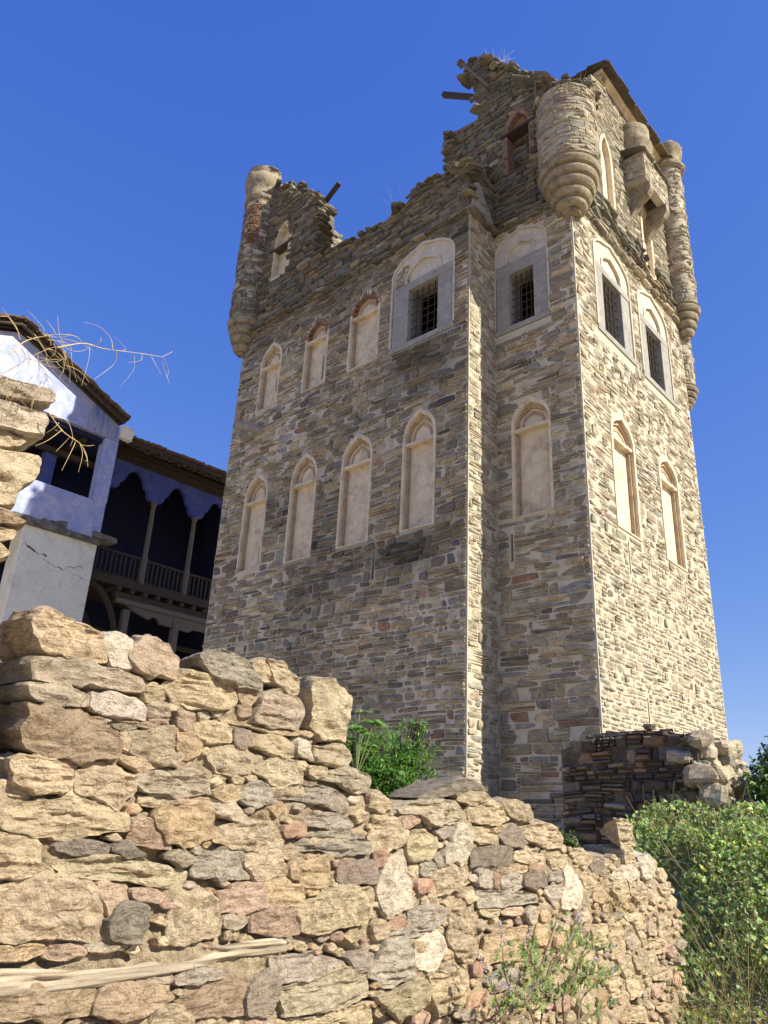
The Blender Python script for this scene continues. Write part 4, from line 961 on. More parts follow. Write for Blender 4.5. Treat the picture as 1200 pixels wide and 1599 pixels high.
# chips and small stones packed into what is left
def covered(u, v, grow=0):
    for q in polys:
        if q[:, 0].min()-.05 < u < q[:, 0].max()+.05 and q[:, 1].min()-.05 < v < q[:, 1].max()+.05:
            if inside(q, np.array([u]), np.array([v]))[0]: return True
    return False
def segd(q, u, v):
    a = q; b = np.roll(q, -1, 0); d = b-a; t = np.clip(((u-a[:, 0])*d[:, 0]+(v-a[:, 1])*d[:, 1])/((d**2).sum(1)+1e-12), 0, 1)
    return np.hypot(a[:, 0]+d[:, 0]*t-u, a[:, 1]+d[:, 1]*t-v).min()
chips = []
bb = [(q[:, 0].min(), q[:, 0].max(), q[:, 1].min(), q[:, 1].max()) for q in polys]
for k in range(7000):
    u, v = rng.uniform(1.0, 7.35), rng.uniform(.0, 2.12)
    if not inside(OUTW, np.array([u]), np.array([v]))[0] or covered(u, v): continue
    dm = .13
    for q, b in zip(polys, bb):
        if b[0]-.13 < u < b[1]+.13 and b[2]-.13 < v < b[3]+.13: dm = min(dm, segd(q, u, v))
    for (a, b, r, e) in chips:
        if abs(a-u) < .3 and abs(b-v) < .3: dm = min(dm, math.hypot((a-u)/1.5, (b-v))-r*.9)
    if 1.38 < u < 2.75 and .93 < v < 1.08: continue
    if dm < .018: continue
    chips.append((u, v, min(dm, .085)*.92, 1))
chq = []
for k, (u, v, r, e) in enumerate(chips):
    n = rng.integers(4, 7); a = np.sort(np.arange(n)/n*2*np.pi+rng.uniform(-.3, .3, n)); rr = r*rng.uniform(.75, 1.05, n)
    q = np.stack([u+np.cos(a)*rr*1.6, v+np.sin(a)*rr*.85], 1)
    chq.append(q)
    c = np.array(KC['ttTtsstpto'[rng.integers(10)]])*math.exp(rng.normal(0, .12)); far = u > 3.6
    rock(mst, q, rng.uniform(.010, .030) if r < .05 else .04, 0, c, 300+k, .8, nr=5 if far else 6, na=16 if far else 24, strat=.6, grow=.004)
o = mst.build('wall_stones', M_near, fw, True); smooth_by_angle(o, 26)
# earth mortar core
core = MB(); du = .016
gu = np.concatenate([np.arange(.2, .95, .03), np.arange(.95, 4.2, .0085), np.arange(4.2, 7.5, .015)]); gv = np.concatenate([np.arange(-.6, .1, .03), np.arange(.1, 2.16, .0095)])
Ug, Vg = np.meshgrid(gu, gv, indexing='ij'); X3 = np.stack([0*Ug, Ug, Vg], -1)
Hg = -.007+.014*fbm(X3*4.5, 3, 41)+.013*fbm(X3*15, 4, 42)+.006*fbm(X3*50, 2, 43)
Hg -= .10*np.clip(fbm(X3*np.array([1, 2.2, 3.4])+40, 2, 44)-.42, 0, 1)*2
dE = np.full(Ug.shape, .2); lowE = np.zeros(Ug.shape)
for q in polys+chq:
    i0, i1 = np.searchsorted(gu, [q[:, 0].min()-.05, q[:, 0].max()+.05]); j0, j1 = np.searchsorted(gv, [q[:, 1].min()-.05, q[:, 1].max()+.05])
    if i1 <= i0 or j1 <= j0: continue
    uu, vv = Ug[i0:i1, j0:j1], Vg[i0:i1, j0:j1]; dm = np.full(uu.shape, 9.); n_ = len(q)
    for s_ in range(n_):
        a, b = q[s_], q[(s_+1) % n_]; d = b-a; t = np.clip(((uu-a[0])*d[0]+(vv-a[1])*d[1])/(d@d+1e-12), 0, 1); dm = np.minimum(dm, np.hypot(a[0]+d[0]*t-uu, a[1]+d[1]*t-vv))
    sub = dE[i0:i1, j0:j1]; low = vv < q[:, 1].mean(); lw = lowE[i0:i1, j0:j1]; lw[(dm < sub) & low] = 1; lw[(dm < sub) & ~low] = .35; np.minimum(sub, dm, out=sub)
Hg -= .042*np.exp(-(np.maximum(dE-.012, 0)/.013)**2)*lowE*np.clip(fbm(X3*6+3, 3, 47)*1.6+.55, 0, 1)
for (cy_, cz_, ry, rz, dd_) in ((3.33, .66, .12, .10, .30), (3.72, .60, .12, .07, .25), (3.12, .98, .12, .04, .15)): Hg -= dd_*np.clip(1.25*np.exp(-((Ug-cy_)/ry)**2-((Vg-cz_)/rz)**2)-.15, 0, 1)
k = inside(OUTW, Ug, Vg); idx = -np.ones(Ug.shape, int)
fc = k[:-1, :-1] & k[1:, :-1] & k[1:, 1:] & k[:-1, 1:]
ids = np.arange(Ug.size).reshape(Ug.shape); a = ids[:-1, :-1][fc]; b = ids[1:, :-1][fc]; c = ids[1:, 1:][fc]; d = ids[:-1, 1:][fc]
F = np.stack([a, b, c, d], -1); us, inv = np.unique(F, return_inverse=True); F = inv.reshape(F.shape)
Vv = np.stack([XW+Hg, Ug, Vg], -1).reshape(-1, 3)[us]
core.add(Vv, F)
# run the rim back to give the core its thickness
ed = {}
for f in F:
    for j in range(4):
        e = (f[j], f[(j+1) % 4]); 
        if (e[1], e[0]) in ed: del ed[(e[1], e[0])]
        else: ed[e] = 1
bv = np.array(list(ed.keys())); bu, binv = np.unique(bv, return_inverse=True); bi = binv.reshape(bv.shape); base = Vv[bu]; nb_ = len(bu); S_ = [base]
for t in np.arange(.06, .62, .06):
    q = base.copy(); q[:, 0] -= t; n_ = fbm(q*5, 4, 77)*.05*min(1, t*6); q[:, 2] += n_; q[:, 1] += fbm(q*5+30, 3, 78)*.03; S_.append(q)
FF = []
for r in range(len(S_)-1): FF.append(np.stack([r*nb_+bi[:, 0], (r+1)*nb_+bi[:, 0], (r+1)*nb_+bi[:, 1], r*nb_+bi[:, 1]], -1))
core.add(np.concatenate(S_), np.concatenate(FF))
o = core.build('earth_mortar', M_earth, fw, True)
# rotten tie beam laid in the wall
tb = MB(); ny = 90; ys = np.linspace(1.02, 2.74, ny); nz = 14; zz = np.linspace(0, 1, nz)
Yg, Tg = np.meshgrid(ys, zz, indexing='ij'); t = (Yg-1.02)/1.72
zc = 1.005+.03*t+.012*np.sin(t*9); zlo = zc-.028-.010*np.sin(t*5); zhi = zc+.040+.015*np.sin(t*7+1)-.03*np.clip(t-.6, 0, 1)
Zg = zlo+(zhi-zlo)*Tg; q = np.stack([0*Yg, Yg*3, Zg*60], -1); Xg = XW+.022*np.sqrt(np.clip(1-(2*Tg-1)**2*.9, 0, 1))+.014*fbm(q, 3, 5)-.085*np.clip(fbm(np.stack([0*Yg, Yg*5, Zg*22], -1)+5, 3, 6)-.15, 0, .6)*np.clip(Tg*2.2-.6, 0, 1)
V = np.stack([Xg, Yg, Zg], -1).reshape(-1, 3); i = np.arange(ny-1)[:, None]*nz; kk = np.arange(nz-1)[None]; F = np.stack([i+kk, i+nz+kk, i+nz+kk+1, i+kk+1], -1).reshape(-1, 4)
cw = np.array([.43, .36, .265])[None]*(1+.40*fbm(np.stack([0*V[:, 0], V[:, 1]*3, V[:, 2]*120], -1), 3, 9))[:, None]; tb.add(V, F, cw)
M_tie = plain_mat('bleached_wood', (1, 1, 1), .85, .3, 5, .6, .008, useattr=True, stretch=(1, 1.2, 14)); o = tb.build('tie_beam', M_tie, fw, True)
mk = MB()
for (y, z, y2, z2) in ((1.135, 1.035, 1.135, 1.005), (1.16, 1.045, 1.16, 1.0), (1.135, 1.02, 1.16, 1.022), (1.185, 1.05, 1.185, .995), (1.185, 1.05, 1.215, 1.047), (1.185, 1.022, 1.21, 1.022), (1.185, .995, 1.235, .992)):
    bar(mk, (XW+.03, y, z), (XW+.03, y2, z2), .004, .012)
mk.build('carved_mark', M_dark, o)

# ---- ruined pier at the far left, part of a taller wall
pier = empty('ruined_pier', (-3.2, .8, 0), 'tall broken rubble pier at the left edge with dead creeper hanging over it', 'ruined wall')
pm = MB()
PIER = [('s', .05, [(.45, 3.05), (.93, 3.115), (1.10, 3.175), (1.14, 3.19), (1.145, 3.255), (.95, 3.20), (.45, 3.12)]), ('s', .07, [(.45, 2.90), (.92, 2.985), (1.06, 3.01), (1.13, 3.03), (1.145, 3.11), (1.13, 3.135), (.93, 3.10), (.45, 3.03)]),
 ('t', .03, [(.5, 2.83), (.97, 2.915), (1.05, 2.945), (1.075, 2.985), (.99, 2.995), (.5, 2.90)]), ('T', .05, [(.4, 2.55), (.95, 2.64), (1.07, 2.70), (1.09, 2.78), (1.15, 2.83), (1.13, 2.93), (1.0, 2.90), (.4, 2.80)]),
 ('b', .06, [(.7, 2.52), (1.02, 2.60), (1.12, 2.62), (1.15, 2.645), (1.05, 2.665), (.8, 2.62)]), ('t', .05, [(.7, 2.44), (1.0, 2.52), (1.10, 2.555), (1.12, 2.60), (.9, 2.57), (.7, 2.51)]), ('t', .05, [(.7, 2.33), (1.05, 2.44), (1.11, 2.50), (1.05, 2.53), (.7, 2.43)]),
 ('t', .05, [(.6, 2.22), (1.02, 2.34), (1.10, 2.40), (1.08, 2.46), (.95, 2.42), (.6, 2.31)]), ('T', .04, [(.6, 2.06), (1.08, 2.19), (1.12, 2.28), (1.08, 2.37), (.9, 2.30), (.6, 2.2)]), ('t', .04, [(.6, 1.92), (1.10, 2.06), (1.15, 2.15), (1.1, 2.2), (.6, 2.05)]), ('d', .03, [(.6, 1.60), (1.2, 1.68), (1.22, 1.85), (1.15, 2.05), (.6, 1.9)])]
for i, (kd, pr, q) in enumerate(PIER): rock(pm, q, pr, .40, np.array(KC[kd])*math.exp(rng.normal(0, .08)), 900+i, 1.1 if kd in 'tT' else .9, lean=0)
o = pm.build('pier_stones', M_near, pier, True); smooth_by_angle(o, 50)
pc = MB(); plate(pc, [(.2, -.5), (1.12, -.5), (1.12, 1.62), (1.08, 1.9), (1.04, 2.2), (1.0, 2.5), (.98, 2.75), (1.0, 3.1), (.2, 3.1)], [], lambda u, v, h: np.stack([XW-.06+h+.02*fbm(np.stack([u*8, v*8, 0*u], -1), 3, 3), u, v], -1), .35, step=.04)
pc.build('pier_core', M_earth, pier, True)
# dead creeper: stems rooted on the pier top, arching out over the gap
dc = MB(); r2 = np.random.default_rng(11)
def C_(x, y, z): return (x, y, z)
def stem(pts, r0, r1, shade=1.0):
    P = spline(pts, 7); tube(dc, P, np.linspace(r0, r1, len(P)), np.array([.50, .38, .19])*shade, 5)
stem([(-2.931, 0.914, 3.281), (-2.967, 0.971, 3.389), (-2.964, 1.052, 3.461), (-2.933, 1.117, 3.488), (-2.965, 1.172, 3.52), (-2.931, 1.187, 3.485)], 0.003025, 0.0008800000000000001, 1.04)
stem([(-2.884, 1.072, 3.378), (-2.901, 1.179, 3.464), (-2.919, 1.274, 3.497), (-2.891, 1.35, 3.512), (-2.881, 1.452, 3.547), (-2.91, 1.565, 3.601)], 0.0027500000000000003, 0.00099, 1.16)
stem([(-2.88, 1.549, 3.58), (-2.918, 1.606, 3.554), (-2.901, 1.599, 3.499)], 0.00143, 0.00055, 0.93)
stem([(-2.88, 1.548, 3.584), (-2.92, 1.611, 3.661), (-2.882, 1.605, 3.679)], 0.00132, 0.00055, 1.0)
stem([(-2.88, 1.549, 3.554), (-2.914, 1.594, 3.529), (-2.895, 1.613, 3.473)], 0.0012100000000000001, 0.00055, 1.23)
stem([(-2.899, 1.499, 3.566), (-2.892, 1.527, 3.53), (-2.913, 1.576, 3.506)], 0.00143, 0.00055, 1.15)
stem([(-2.898, 1.45, 3.553), (-2.865, 1.435, 3.497), (-2.86, 1.376, 3.452)], 0.0015400000000000001, 0.00066, 0.92)
stem([(-2.832, 1.301, 3.463), (-2.863, 1.316, 3.417), (-2.856, 1.241, 3.296)], 0.0016500000000000002, 0.00066, 1.2)
stem([(-2.9, 1.312, 3.506), (-2.924, 1.302, 3.57), (-2.936, 1.246, 3.604), (-2.937, 1.173, 3.588)], 0.0016500000000000002, 0.00066, 0.99)
stem([(-2.914, 1.368, 3.531), (-2.938, 1.384, 3.569), (-2.927, 1.32, 3.59)], 0.00132, 0.00055, 0.89)
stem([(-2.914, 1.235, 3.486), (-2.883, 1.244, 3.504), (-2.917, 1.254, 3.545)], 0.00132, 0.00055, 1.25)
stem([(-2.898, 1.417, 3.526), (-2.881, 1.418, 3.444), (-2.873, 1.367, 3.328)], 0.0011, 0.00044000000000000007, 0.88)
stem([(-2.92, 1.217, 3.475), (-2.888, 1.212, 3.398), (-2.881, 1.204, 3.255)], 0.00132, 0.00055, 1.05)
stem([(-2.964, 1.036, 3.452), (-2.932, 1.01, 3.468), (-2.931, 0.934, 3.511)], 0.0016500000000000002, 0.00066, 1.22)
stem([(-2.938, 1.07, 3.468), (-2.937, 1.054, 3.487), (-2.959, 1.025, 3.525)], 0.0016500000000000002, 0.00066, 1.1)
stem([(-2.911, 1.11, 3.417), (-2.932, 1.082, 3.476), (-2.948, 1.064, 3.566)], 0.0016500000000000002, 0.00066, 0.89)
stem([(-2.938, 0.94, 3.368), (-2.965, 0.916, 3.437), (-2.969, 0.85, 3.488)], 0.0017600000000000003, 0.00066, 1.09)
stem([(-2.936, 1.046, 3.425), (-2.949, 1.139, 3.458), (-2.918, 1.157, 3.365), (-2.934, 1.203, 3.294)], 0.0016500000000000002, 0.00066, 0.9)
stem([(-2.964, 0.83, 3.426), (-2.941, 0.862, 3.439), (-2.965, 0.889, 3.454), (-2.937, 0.93, 3.393)], 0.002475, 0.0008250000000000001, 1.19)
stem([(-2.944, 0.882, 3.165), (-2.933, 0.93, 3.215), (-2.91, 0.981, 3.289), (-2.935, 1.055, 3.382), (-2.936, 1.103, 3.424)], 0.0022, 0.00066, 0.94)
stem([(-2.936, 1.115, 3.109), (-2.935, 1.182, 3.056), (-2.922, 1.223, 3.031), (-2.941, 1.277, 3.029), (-2.923, 1.306, 2.983), (-2.921, 1.322, 2.932)], 0.0022, 0.0007700000000000001, 1.22)
stem([(-2.912, 1.225, 3.029), (-2.938, 1.254, 3.026), (-2.915, 1.231, 2.943), (-2.9, 1.209, 2.865)], 0.0016500000000000002, 0.00066, 1.21)
stem([(-2.931, 1.272, 3.024), (-2.923, 1.289, 2.976), (-2.9, 1.278, 2.884)], 0.0016500000000000002, 0.00066, 0.91)
stem([(-2.918, 1.221, 3.033), (-2.943, 1.211, 3.003), (-2.95, 1.189, 2.959)], 0.0016500000000000002, 0.00066, 1.2)
stem([(-2.91, 1.179, 3.043), (-2.911, 1.132, 2.975), (-2.915, 1.09, 2.933)], 0.0016500000000000002, 0.00066, 1.18)
stem([(-2.934, 1.282, 3.022), (-2.91, 1.299, 3.018), (-2.926, 1.332, 3.04)], 0.0016500000000000002, 0.00066, 0.99)
stem([(-2.912, 1.16, 3.069), (-2.92, 1.149, 3.044), (-2.941, 1.131, 3.017)], 0.0016500000000000002, 0.00066, 1.1)
stem([(-2.914, 1.13, 3.086), (-2.938, 1.202, 3.103), (-2.907, 1.226, 3.028), (-2.909, 1.225, 2.987)], 0.0016500000000000002, 0.00066, 1.03)
stem([(-2.937, 1.292, 3.012), (-2.912, 1.308, 2.958), (-2.904, 1.296, 2.944)], 0.0015400000000000001, 0.00066, 0.94)
stem([(-2.99, 1.144, 3.45), (-2.987, 1.15, 3.427), (-2.995, 1.158, 3.409), (-2.982, 1.153, 3.376)], .0015, .0008, 1.0)
stem([(-2.893, 1.02, 3.27), (-2.89, 1.046, 3.256), (-2.898, 1.067, 3.235), (-2.884, 1.07, 3.193)], .0015, .0008, 0.78)
stem([(-2.899, 1.132, 3.326), (-2.896, 1.17, 3.328), (-2.905, 1.211, 3.324), (-2.891, 1.236, 3.294)], .0015, .0008, 0.93)
stem([(-2.994, 0.937, 3.343), (-2.991, 0.965, 3.327), (-3.0, 0.98, 3.297), (-2.986, 0.968, 3.249)], .0015, .0008, 0.71)
stem([(-2.901, 1.007, 3.316), (-2.898, 1.021, 3.278), (-2.907, 1.048, 3.255), (-2.893, 1.075, 3.233)], .0015, .0008, 0.85)
stem([(-3.019, 1.082, 3.436), (-3.017, 1.124, 3.437), (-3.025, 1.164, 3.424), (-3.011, 1.185, 3.381)], .0015, .0008, 0.83)
stem([(-2.989, 0.979, 3.426), (-2.986, 1.028, 3.427), (-2.994, 1.069, 3.402), (-2.981, 1.081, 3.34)], .0015, .0008, 0.97)
stem([(-2.894, 1.015, 3.284), (-2.892, 1.043, 3.28), (-2.9, 1.076, 3.291), (-2.886, 1.101, 3.296)], .0015, .0008, 0.81)
stem([(-2.987, 1.128, 3.464), (-2.984, 1.173, 3.457), (-2.993, 1.224, 3.489), (-2.979, 1.253, 3.531)], .0015, .0008, 1.04)
stem([(-3.012, 1.135, 3.51), (-3.009, 1.182, 3.523), (-3.018, 1.233, 3.533), (-3.004, 1.275, 3.518)], .0015, .0008, 0.85)
stem([(-2.97, 1.035, 3.346), (-2.967, 1.074, 3.355), (-2.976, 1.116, 3.378), (-2.962, 1.149, 3.397)], .0015, .0008, 0.77)
stem([(-3.038, 1.082, 3.426), (-3.036, 1.096, 3.412), (-3.044, 1.118, 3.413), (-3.03, 1.133, 3.411)], .0015, .0008, 0.79)
stem([(-2.954, 0.995, 3.432), (-2.952, 1.018, 3.407), (-2.96, 1.045, 3.389), (-2.946, 1.064, 3.357)], .0015, .0008, 1.07)
stem([(-2.929, 1.013, 3.435), (-2.926, 1.053, 3.44), (-2.935, 1.098, 3.466), (-2.921, 1.131, 3.488)], .0015, .0008, 0.86)
stem([(-2.984, 1.004, 3.329), (-2.981, 1.029, 3.33), (-2.989, 1.059, 3.346), (-2.975, 1.078, 3.358)], .0015, .0008, 1.05)
stem([(-2.97, 1.114, 3.365), (-2.967, 1.126, 3.352), (-2.975, 1.145, 3.352), (-2.961, 1.158, 3.345)], .0015, .0008, 1.05)
stem([(-2.955, 0.983, 3.342), (-2.952, 0.996, 3.314), (-2.96, 1.005, 3.287), (-2.947, 0.995, 3.245)], .0015, .0008, 0.86)
stem([(-2.917, 1.034, 3.366), (-2.914, 1.081, 3.375), (-2.922, 1.123, 3.353), (-2.908, 1.129, 3.292)], .0015, .0008, 0.78)
stem([(-2.9, 1.04, 3.308), (-2.897, 1.083, 3.319), (-2.905, 1.122, 3.365), (-2.891, 1.133, 3.41)], .0015, .0008, 0.72)
stem([(-2.987, 1.048, 3.336), (-2.984, 1.061, 3.291), (-2.993, 1.058, 3.246), (-2.979, 1.03, 3.194)], .0015, .0008, 0.98)
stem([(-2.939, 1.075, 3.418), (-2.936, 1.086, 3.4), (-2.945, 1.089, 3.381), (-2.931, 1.073, 3.351)], .0015, .0008, 0.76)
stem([(-2.999, 1.079, 3.366), (-2.996, 1.114, 3.334), (-3.004, 1.158, 3.314), (-2.991, 1.196, 3.287)], .0015, .0008, 0.79)
stem([(-2.924, 0.95, 3.325), (-2.921, 0.977, 3.286), (-2.93, 1.001, 3.247), (-2.916, 1.009, 3.19)], .0015, .0008, 1.09)
stem([(-2.89, 1.017, 3.422), (-2.887, 1.03, 3.409), (-2.896, 1.043, 3.399), (-2.882, 1.043, 3.372)], .0015, .0008, 0.84)
stem([(-2.93, 1.086, 3.435), (-2.927, 1.105, 3.428), (-2.935, 1.131, 3.445), (-2.921, 1.14, 3.461)], .0015, .0008, 0.97)
stem([(-2.918, 1.104, 3.394), (-2.915, 1.135, 3.361), (-2.924, 1.16, 3.322), (-2.91, 1.163, 3.263)], .0015, .0008, 0.71)
stem([(-2.898, 1.1, 3.39), (-2.895, 1.117, 3.348), (-2.903, 1.124, 3.305), (-2.89, 1.109, 3.247)], .0015, .0008, 0.65)
stem([(-3.028, 1.131, 3.503), (-3.025, 1.144, 3.478), (-3.033, 1.162, 3.461), (-3.019, 1.173, 3.431)], .0015, .0008, 1.0)
stem([(-2.968, 0.967, 3.353), (-2.965, 0.983, 3.326), (-2.974, 0.988, 3.297), (-2.96, 0.97, 3.255)], .0015, .0008, 1.07)
stem([(-2.9, 1.037, 3.159), (-2.898, 1.035, 3.132), (-2.904, 1.035, 3.11), (-2.894, 1.029, 3.08)], .0012, .0006, 1.08)
stem([(-2.887, 1.047, 3.237), (-2.911, 1.069, 3.236), (-2.89, 1.073, 3.208), (-2.908, 1.09, 3.199)], .0012, .0006, 0.78)
stem([(-2.886, 1.005, 3.209), (-2.914, 1.009, 3.201), (-2.885, 0.987, 3.165), (-2.915, 0.98, 3.169)], .0012, .0006, 0.83)
stem([(-2.898, 0.882, 3.167), (-2.904, 0.88, 3.151), (-2.894, 0.877, 3.126), (-2.908, 0.886, 3.115)], .0012, .0006, 1.1)
stem([(-2.911, 0.966, 3.165), (-2.89, 0.965, 3.126), (-2.908, 0.967, 3.105), (-2.894, 0.95, 3.07)], .0012, .0006, 0.71)
stem([(-2.914, 0.956, 3.181), (-2.885, 0.947, 3.127), (-2.915, 0.972, 3.111), (-2.885, 0.989, 3.079)], .0012, .0006, 0.74)
stem([(-2.904, 0.924, 3.173), (-2.894, 0.916, 3.129), (-2.908, 0.903, 3.101), (-2.89, 0.871, 3.067)], .0012, .0006, 0.86)
stem([(-2.89, 0.949, 3.2), (-2.908, 0.941, 3.166), (-2.894, 0.909, 3.124), (-2.904, 0.878, 3.112)], .0012, .0006, 0.99)
stem([(-2.885, 1.044, 3.202), (-2.915, 1.049, 3.192), (-2.885, 1.026, 3.152), (-2.914, 1.021, 3.147)], .0012, .0006, 1.0)
stem([(-2.894, 1.002, 3.156), (-2.908, 1.007, 3.14), (-2.89, 1.01, 3.112), (-2.911, 1.032, 3.111)], .0012, .0006, 0.83)
stem([(-2.908, 0.93, 3.119), (-2.894, 0.934, 3.076), (-2.904, 0.932, 3.043), (-2.898, 0.913, 3.007)], .0012, .0006, 1.02)
stem([(-2.915, 1.052, 3.217), (-2.885, 1.035, 3.153), (-2.914, 1.042, 3.121), (-2.886, 1.031, 3.06)], .0012, .0006, 0.98)
stem([(-2.908, 1.06, 3.253), (-2.89, 1.077, 3.233), (-2.911, 1.102, 3.224), (-2.887, 1.101, 3.182)], .0012, .0006, 0.91)
stem([(-2.894, 0.929, 3.105), (-2.904, 0.941, 3.085), (-2.898, 0.956, 3.065), (-2.9, 0.98, 3.061)], .0012, .0006, 0.87)
stem([(-2.885, 1.06, 3.224), (-2.914, 1.064, 3.192), (-2.886, 1.065, 3.135), (-2.913, 1.104, 3.123)], .0012, .0006, 0.98)
stem([(-2.89, 0.906, 3.141), (-2.911, 0.906, 3.126), (-2.887, 0.888, 3.09), (-2.914, 0.882, 3.082)], .0012, .0006, 0.81)
stem([(-2.904, 1.0, 3.169), (-2.898, 1.003, 3.142), (-2.9, 1.004, 3.118), (-2.902, 0.999, 3.094)], .0012, .0006, 0.76)
stem([(-2.914, 0.954, 3.145), (-2.886, 0.949, 3.115), (-2.913, 0.96, 3.112), (-2.889, 0.952, 3.082)], .0012, .0006, 1.07)
stem([(-2.911, 0.927, 3.117), (-2.887, 0.955, 3.095), (-2.914, 0.998, 3.094), (-2.886, 1.022, 3.06)], .0012, .0006, 0.8)
stem([(-2.898, 0.911, 3.154), (-2.9, 0.923, 3.129), (-2.902, 0.934, 3.104), (-2.896, 0.943, 3.074)], .0012, .0006, 0.73)
o = dc.build('dead_creeper', M_dry, None, True, True); tag(o, 'dead dry creeper stems arching from the top of the broken pier', 'dead creeper')

# ------------------------------------------------------------------ blue washed house with the timber gallery, left
M_blue = plain_mat('blue_limewash', (.33, .39, .67), .9, .2, 3, .3, .01, (.54, .54, .70), dscale=2.2, dpos=(.44, .62))
M_deep = plain_mat('shade_darkened_blue_limewash', (.035, .05, .20), .9, .3, 3, .3, .01, (.07, .08, .20), dscale=2.5, dpos=(.5, .7))  # blue limewash darkened to carry the gallery's shade in its colour
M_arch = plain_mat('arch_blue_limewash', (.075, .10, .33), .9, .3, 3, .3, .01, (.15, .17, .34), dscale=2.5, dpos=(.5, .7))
M_in = plain_mat('shade_darkened_blue_plaster', (.022, .026, .07), .9, .3, 3, .3, .01)  # blue plaster taken near black: the deep shade inside is painted in
M_cream = plain_mat('pale_house_plaster', (.86, .84, .72), .9, .12, 1.2, .25, .01, (.45, .43, .35), dscale=1.6, dpos=(.52, .80))
M_mould = plain_mat('mouldy_concrete', (.22, .21, .18), .95, .5, 4, .5, .015, (.06, .06, .05), dscale=5, dpos=(.45, .6))
M_tile = plain_mat('old_roof_tile', (.20, .13, .09), .9, .5, 8, .6, .02, (.07, .06, .05), dscale=4)
XF, XG = -21.3, -22.6
house = empty('house', (-23, 10.5, 0), 'blue and cream plastered old house with an open timber gallery and tiled roof', 'house')
h = MB(); box(h, XF-.75, XF-.06, 8.2, 10.46, .2, 9.0, j=.01); o = h.build('lower_wall', M_cream, house); bv = o.modifiers.new('b', 'BEVEL'); bv.width = .04; bv.segments = 2
for pts in ([(8.35, 8.45), (8.45, 8.33), (8.53, 8.35), (8.62, 8.30), (8.75, 8.24), (8.83, 8.25), (8.98, 8.24)], [(8.95, 8.12), (9.08, 8.09), (9.15, 8.05), (9.24, 8.04), (9.3, 7.98), (9.38, 8.01), (9.45, 8.02), (9.53, 7.97), (9.6, 7.98), (9.68, 8.08), (9.75, 8.14), (9.82, 8.11), (9.9, 8.12), (9.97, 8.2), (10.05, 8.22), (10.2, 8.15)], [(9.9, 7.9), (9.98, 7.94), (10.05, 7.95), (10.12, 7.89), (10.2, 7.86)]):
    ck = MB()
    for i, (a, b) in enumerate(zip(pts[:-1], pts[1:])): bar(ck, (XF-.058, *a), (XF-.058, *b), .012, rng.uniform(.008, .024), j=.005)
    if pts[0][0] == 8.35: slabs(ck, [(XF-.06, 8.52, 8.345), (XF-.06, 8.97, 8.25), (XF-.06, 8.62, 8.30)], [(.016, .22, .055), (.016, .13, .05), (.016, .12, .05)], [(-.4, 0, 0)]*3, [(.1, .1, .1)]*3, .25)
    ck.build('crack', M_drym, o)
h = MB(); box(h, XF-1.6, XF+.06, 4.5, 10.5, 9.0, 9.17, j=.01); box(h, XF-.4, XF+.12, 10.2, 10.98, 9.172, 9.34, j=.02); h.build('bay_slab', M_mould, house)
h = MB(); box(h, XF-.16, XF, 4.5, 10.44, 9.172, 10.33, j=.006); o = h.build('parapet', M_blue, house)
h = MB(); n_ = 60; ys = np.linspace(7.4, 10.43, n_); tp = 9.2+.05+.22*np.clip((ys-8.4)/2, 0, 1)+.06*fbm(np.stack([ys*4, 0*ys, 0*ys], -1), 4, 3)
V = np.concatenate([np.stack([0*ys+XF+.004, ys, 0*ys+9.172], -1), np.stack([0*ys+XF+.004, ys, tp], -1)]); k = np.arange(n_-1); h.add(V, np.stack([k, k+1, n_+k+1, n_+k], -1)); h.build('mould_stain', M_mould, o)
h = MB(); box(h, XF-.40, XF+.02, 10.02, 10.46, 10.332, 12.50, j=.012); o = h.build('corner_post', M_blue, house); bv = o.modifiers.new('b', 'BEVEL'); bv.width = .03; bv.segments = 2
h = MB(); plate(h, [(4.5, 12.5), (10.46, 12.52), (10.47, 12.98), (10.15, 13.18), (9.28, 13.66), (6.75, 14.62), (4.5, 13.7)], [], planeX(XF), .35, step=.4); o = h.build('gable_wall', M_blue, house)
h = MB(); plate(h, [(9.35, 12.53), (10.44, 12.55), (10.42, 12.92), (10.1, 13.12), (9.45, 13.5), (9.30, 13.1)], [], lambda u, v, h_: planeX(XF)(u, v, h_+.004), .003, back=False, sides=False); h.build('blue_patch', plain_mat('strong_blue', (.13, .20, .55), .9, .2, 3, .3, .01, (.42, .44, .50), dscale=2.4, dpos=(.42, .56), stretch=(1, 3, .5)), o)  # stronger blue patch with pale streaks at the gable's right end
h = MB(); slabs(h, [(XF+.05, 10.64, 12.86)], [(.30, .44, .42)], [(0, 0, 0)], [(.6, .6, .6)], .12); h.build('eaves_corbel', M_cream, house)
# inside of the loggia
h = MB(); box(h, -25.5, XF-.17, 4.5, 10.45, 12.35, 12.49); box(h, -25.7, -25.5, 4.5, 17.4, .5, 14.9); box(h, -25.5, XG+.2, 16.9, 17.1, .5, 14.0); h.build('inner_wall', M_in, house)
h = MB()
for y in (6.6, 7.6, 8.6, 9.5): bar(h, (XF-.3, y, 12.28), (-25.4, y, 12.28), .14, .16)
bar(h, (-22.6, 4.5, 12.0), (-22.6, 10.5, 12.0), .16, .18)
h.build('ceiling_beam', M_oldwood, house)
h = MB(); box(h, -23.0, -22.65, 8.85, 9.2, 9.2, 12.0); h.build('inner_post', M_arch, house)  # darker blue than the outer post, standing for shade inside the opening
h = MB(); box(h, -25.5, XG, 10.47, 16.6, 8.42, 8.56); box(h, -25.5, XF-.8, 4.5, 10.46, 9.03, 9.17); h.build('floor', M_oldwood, house)
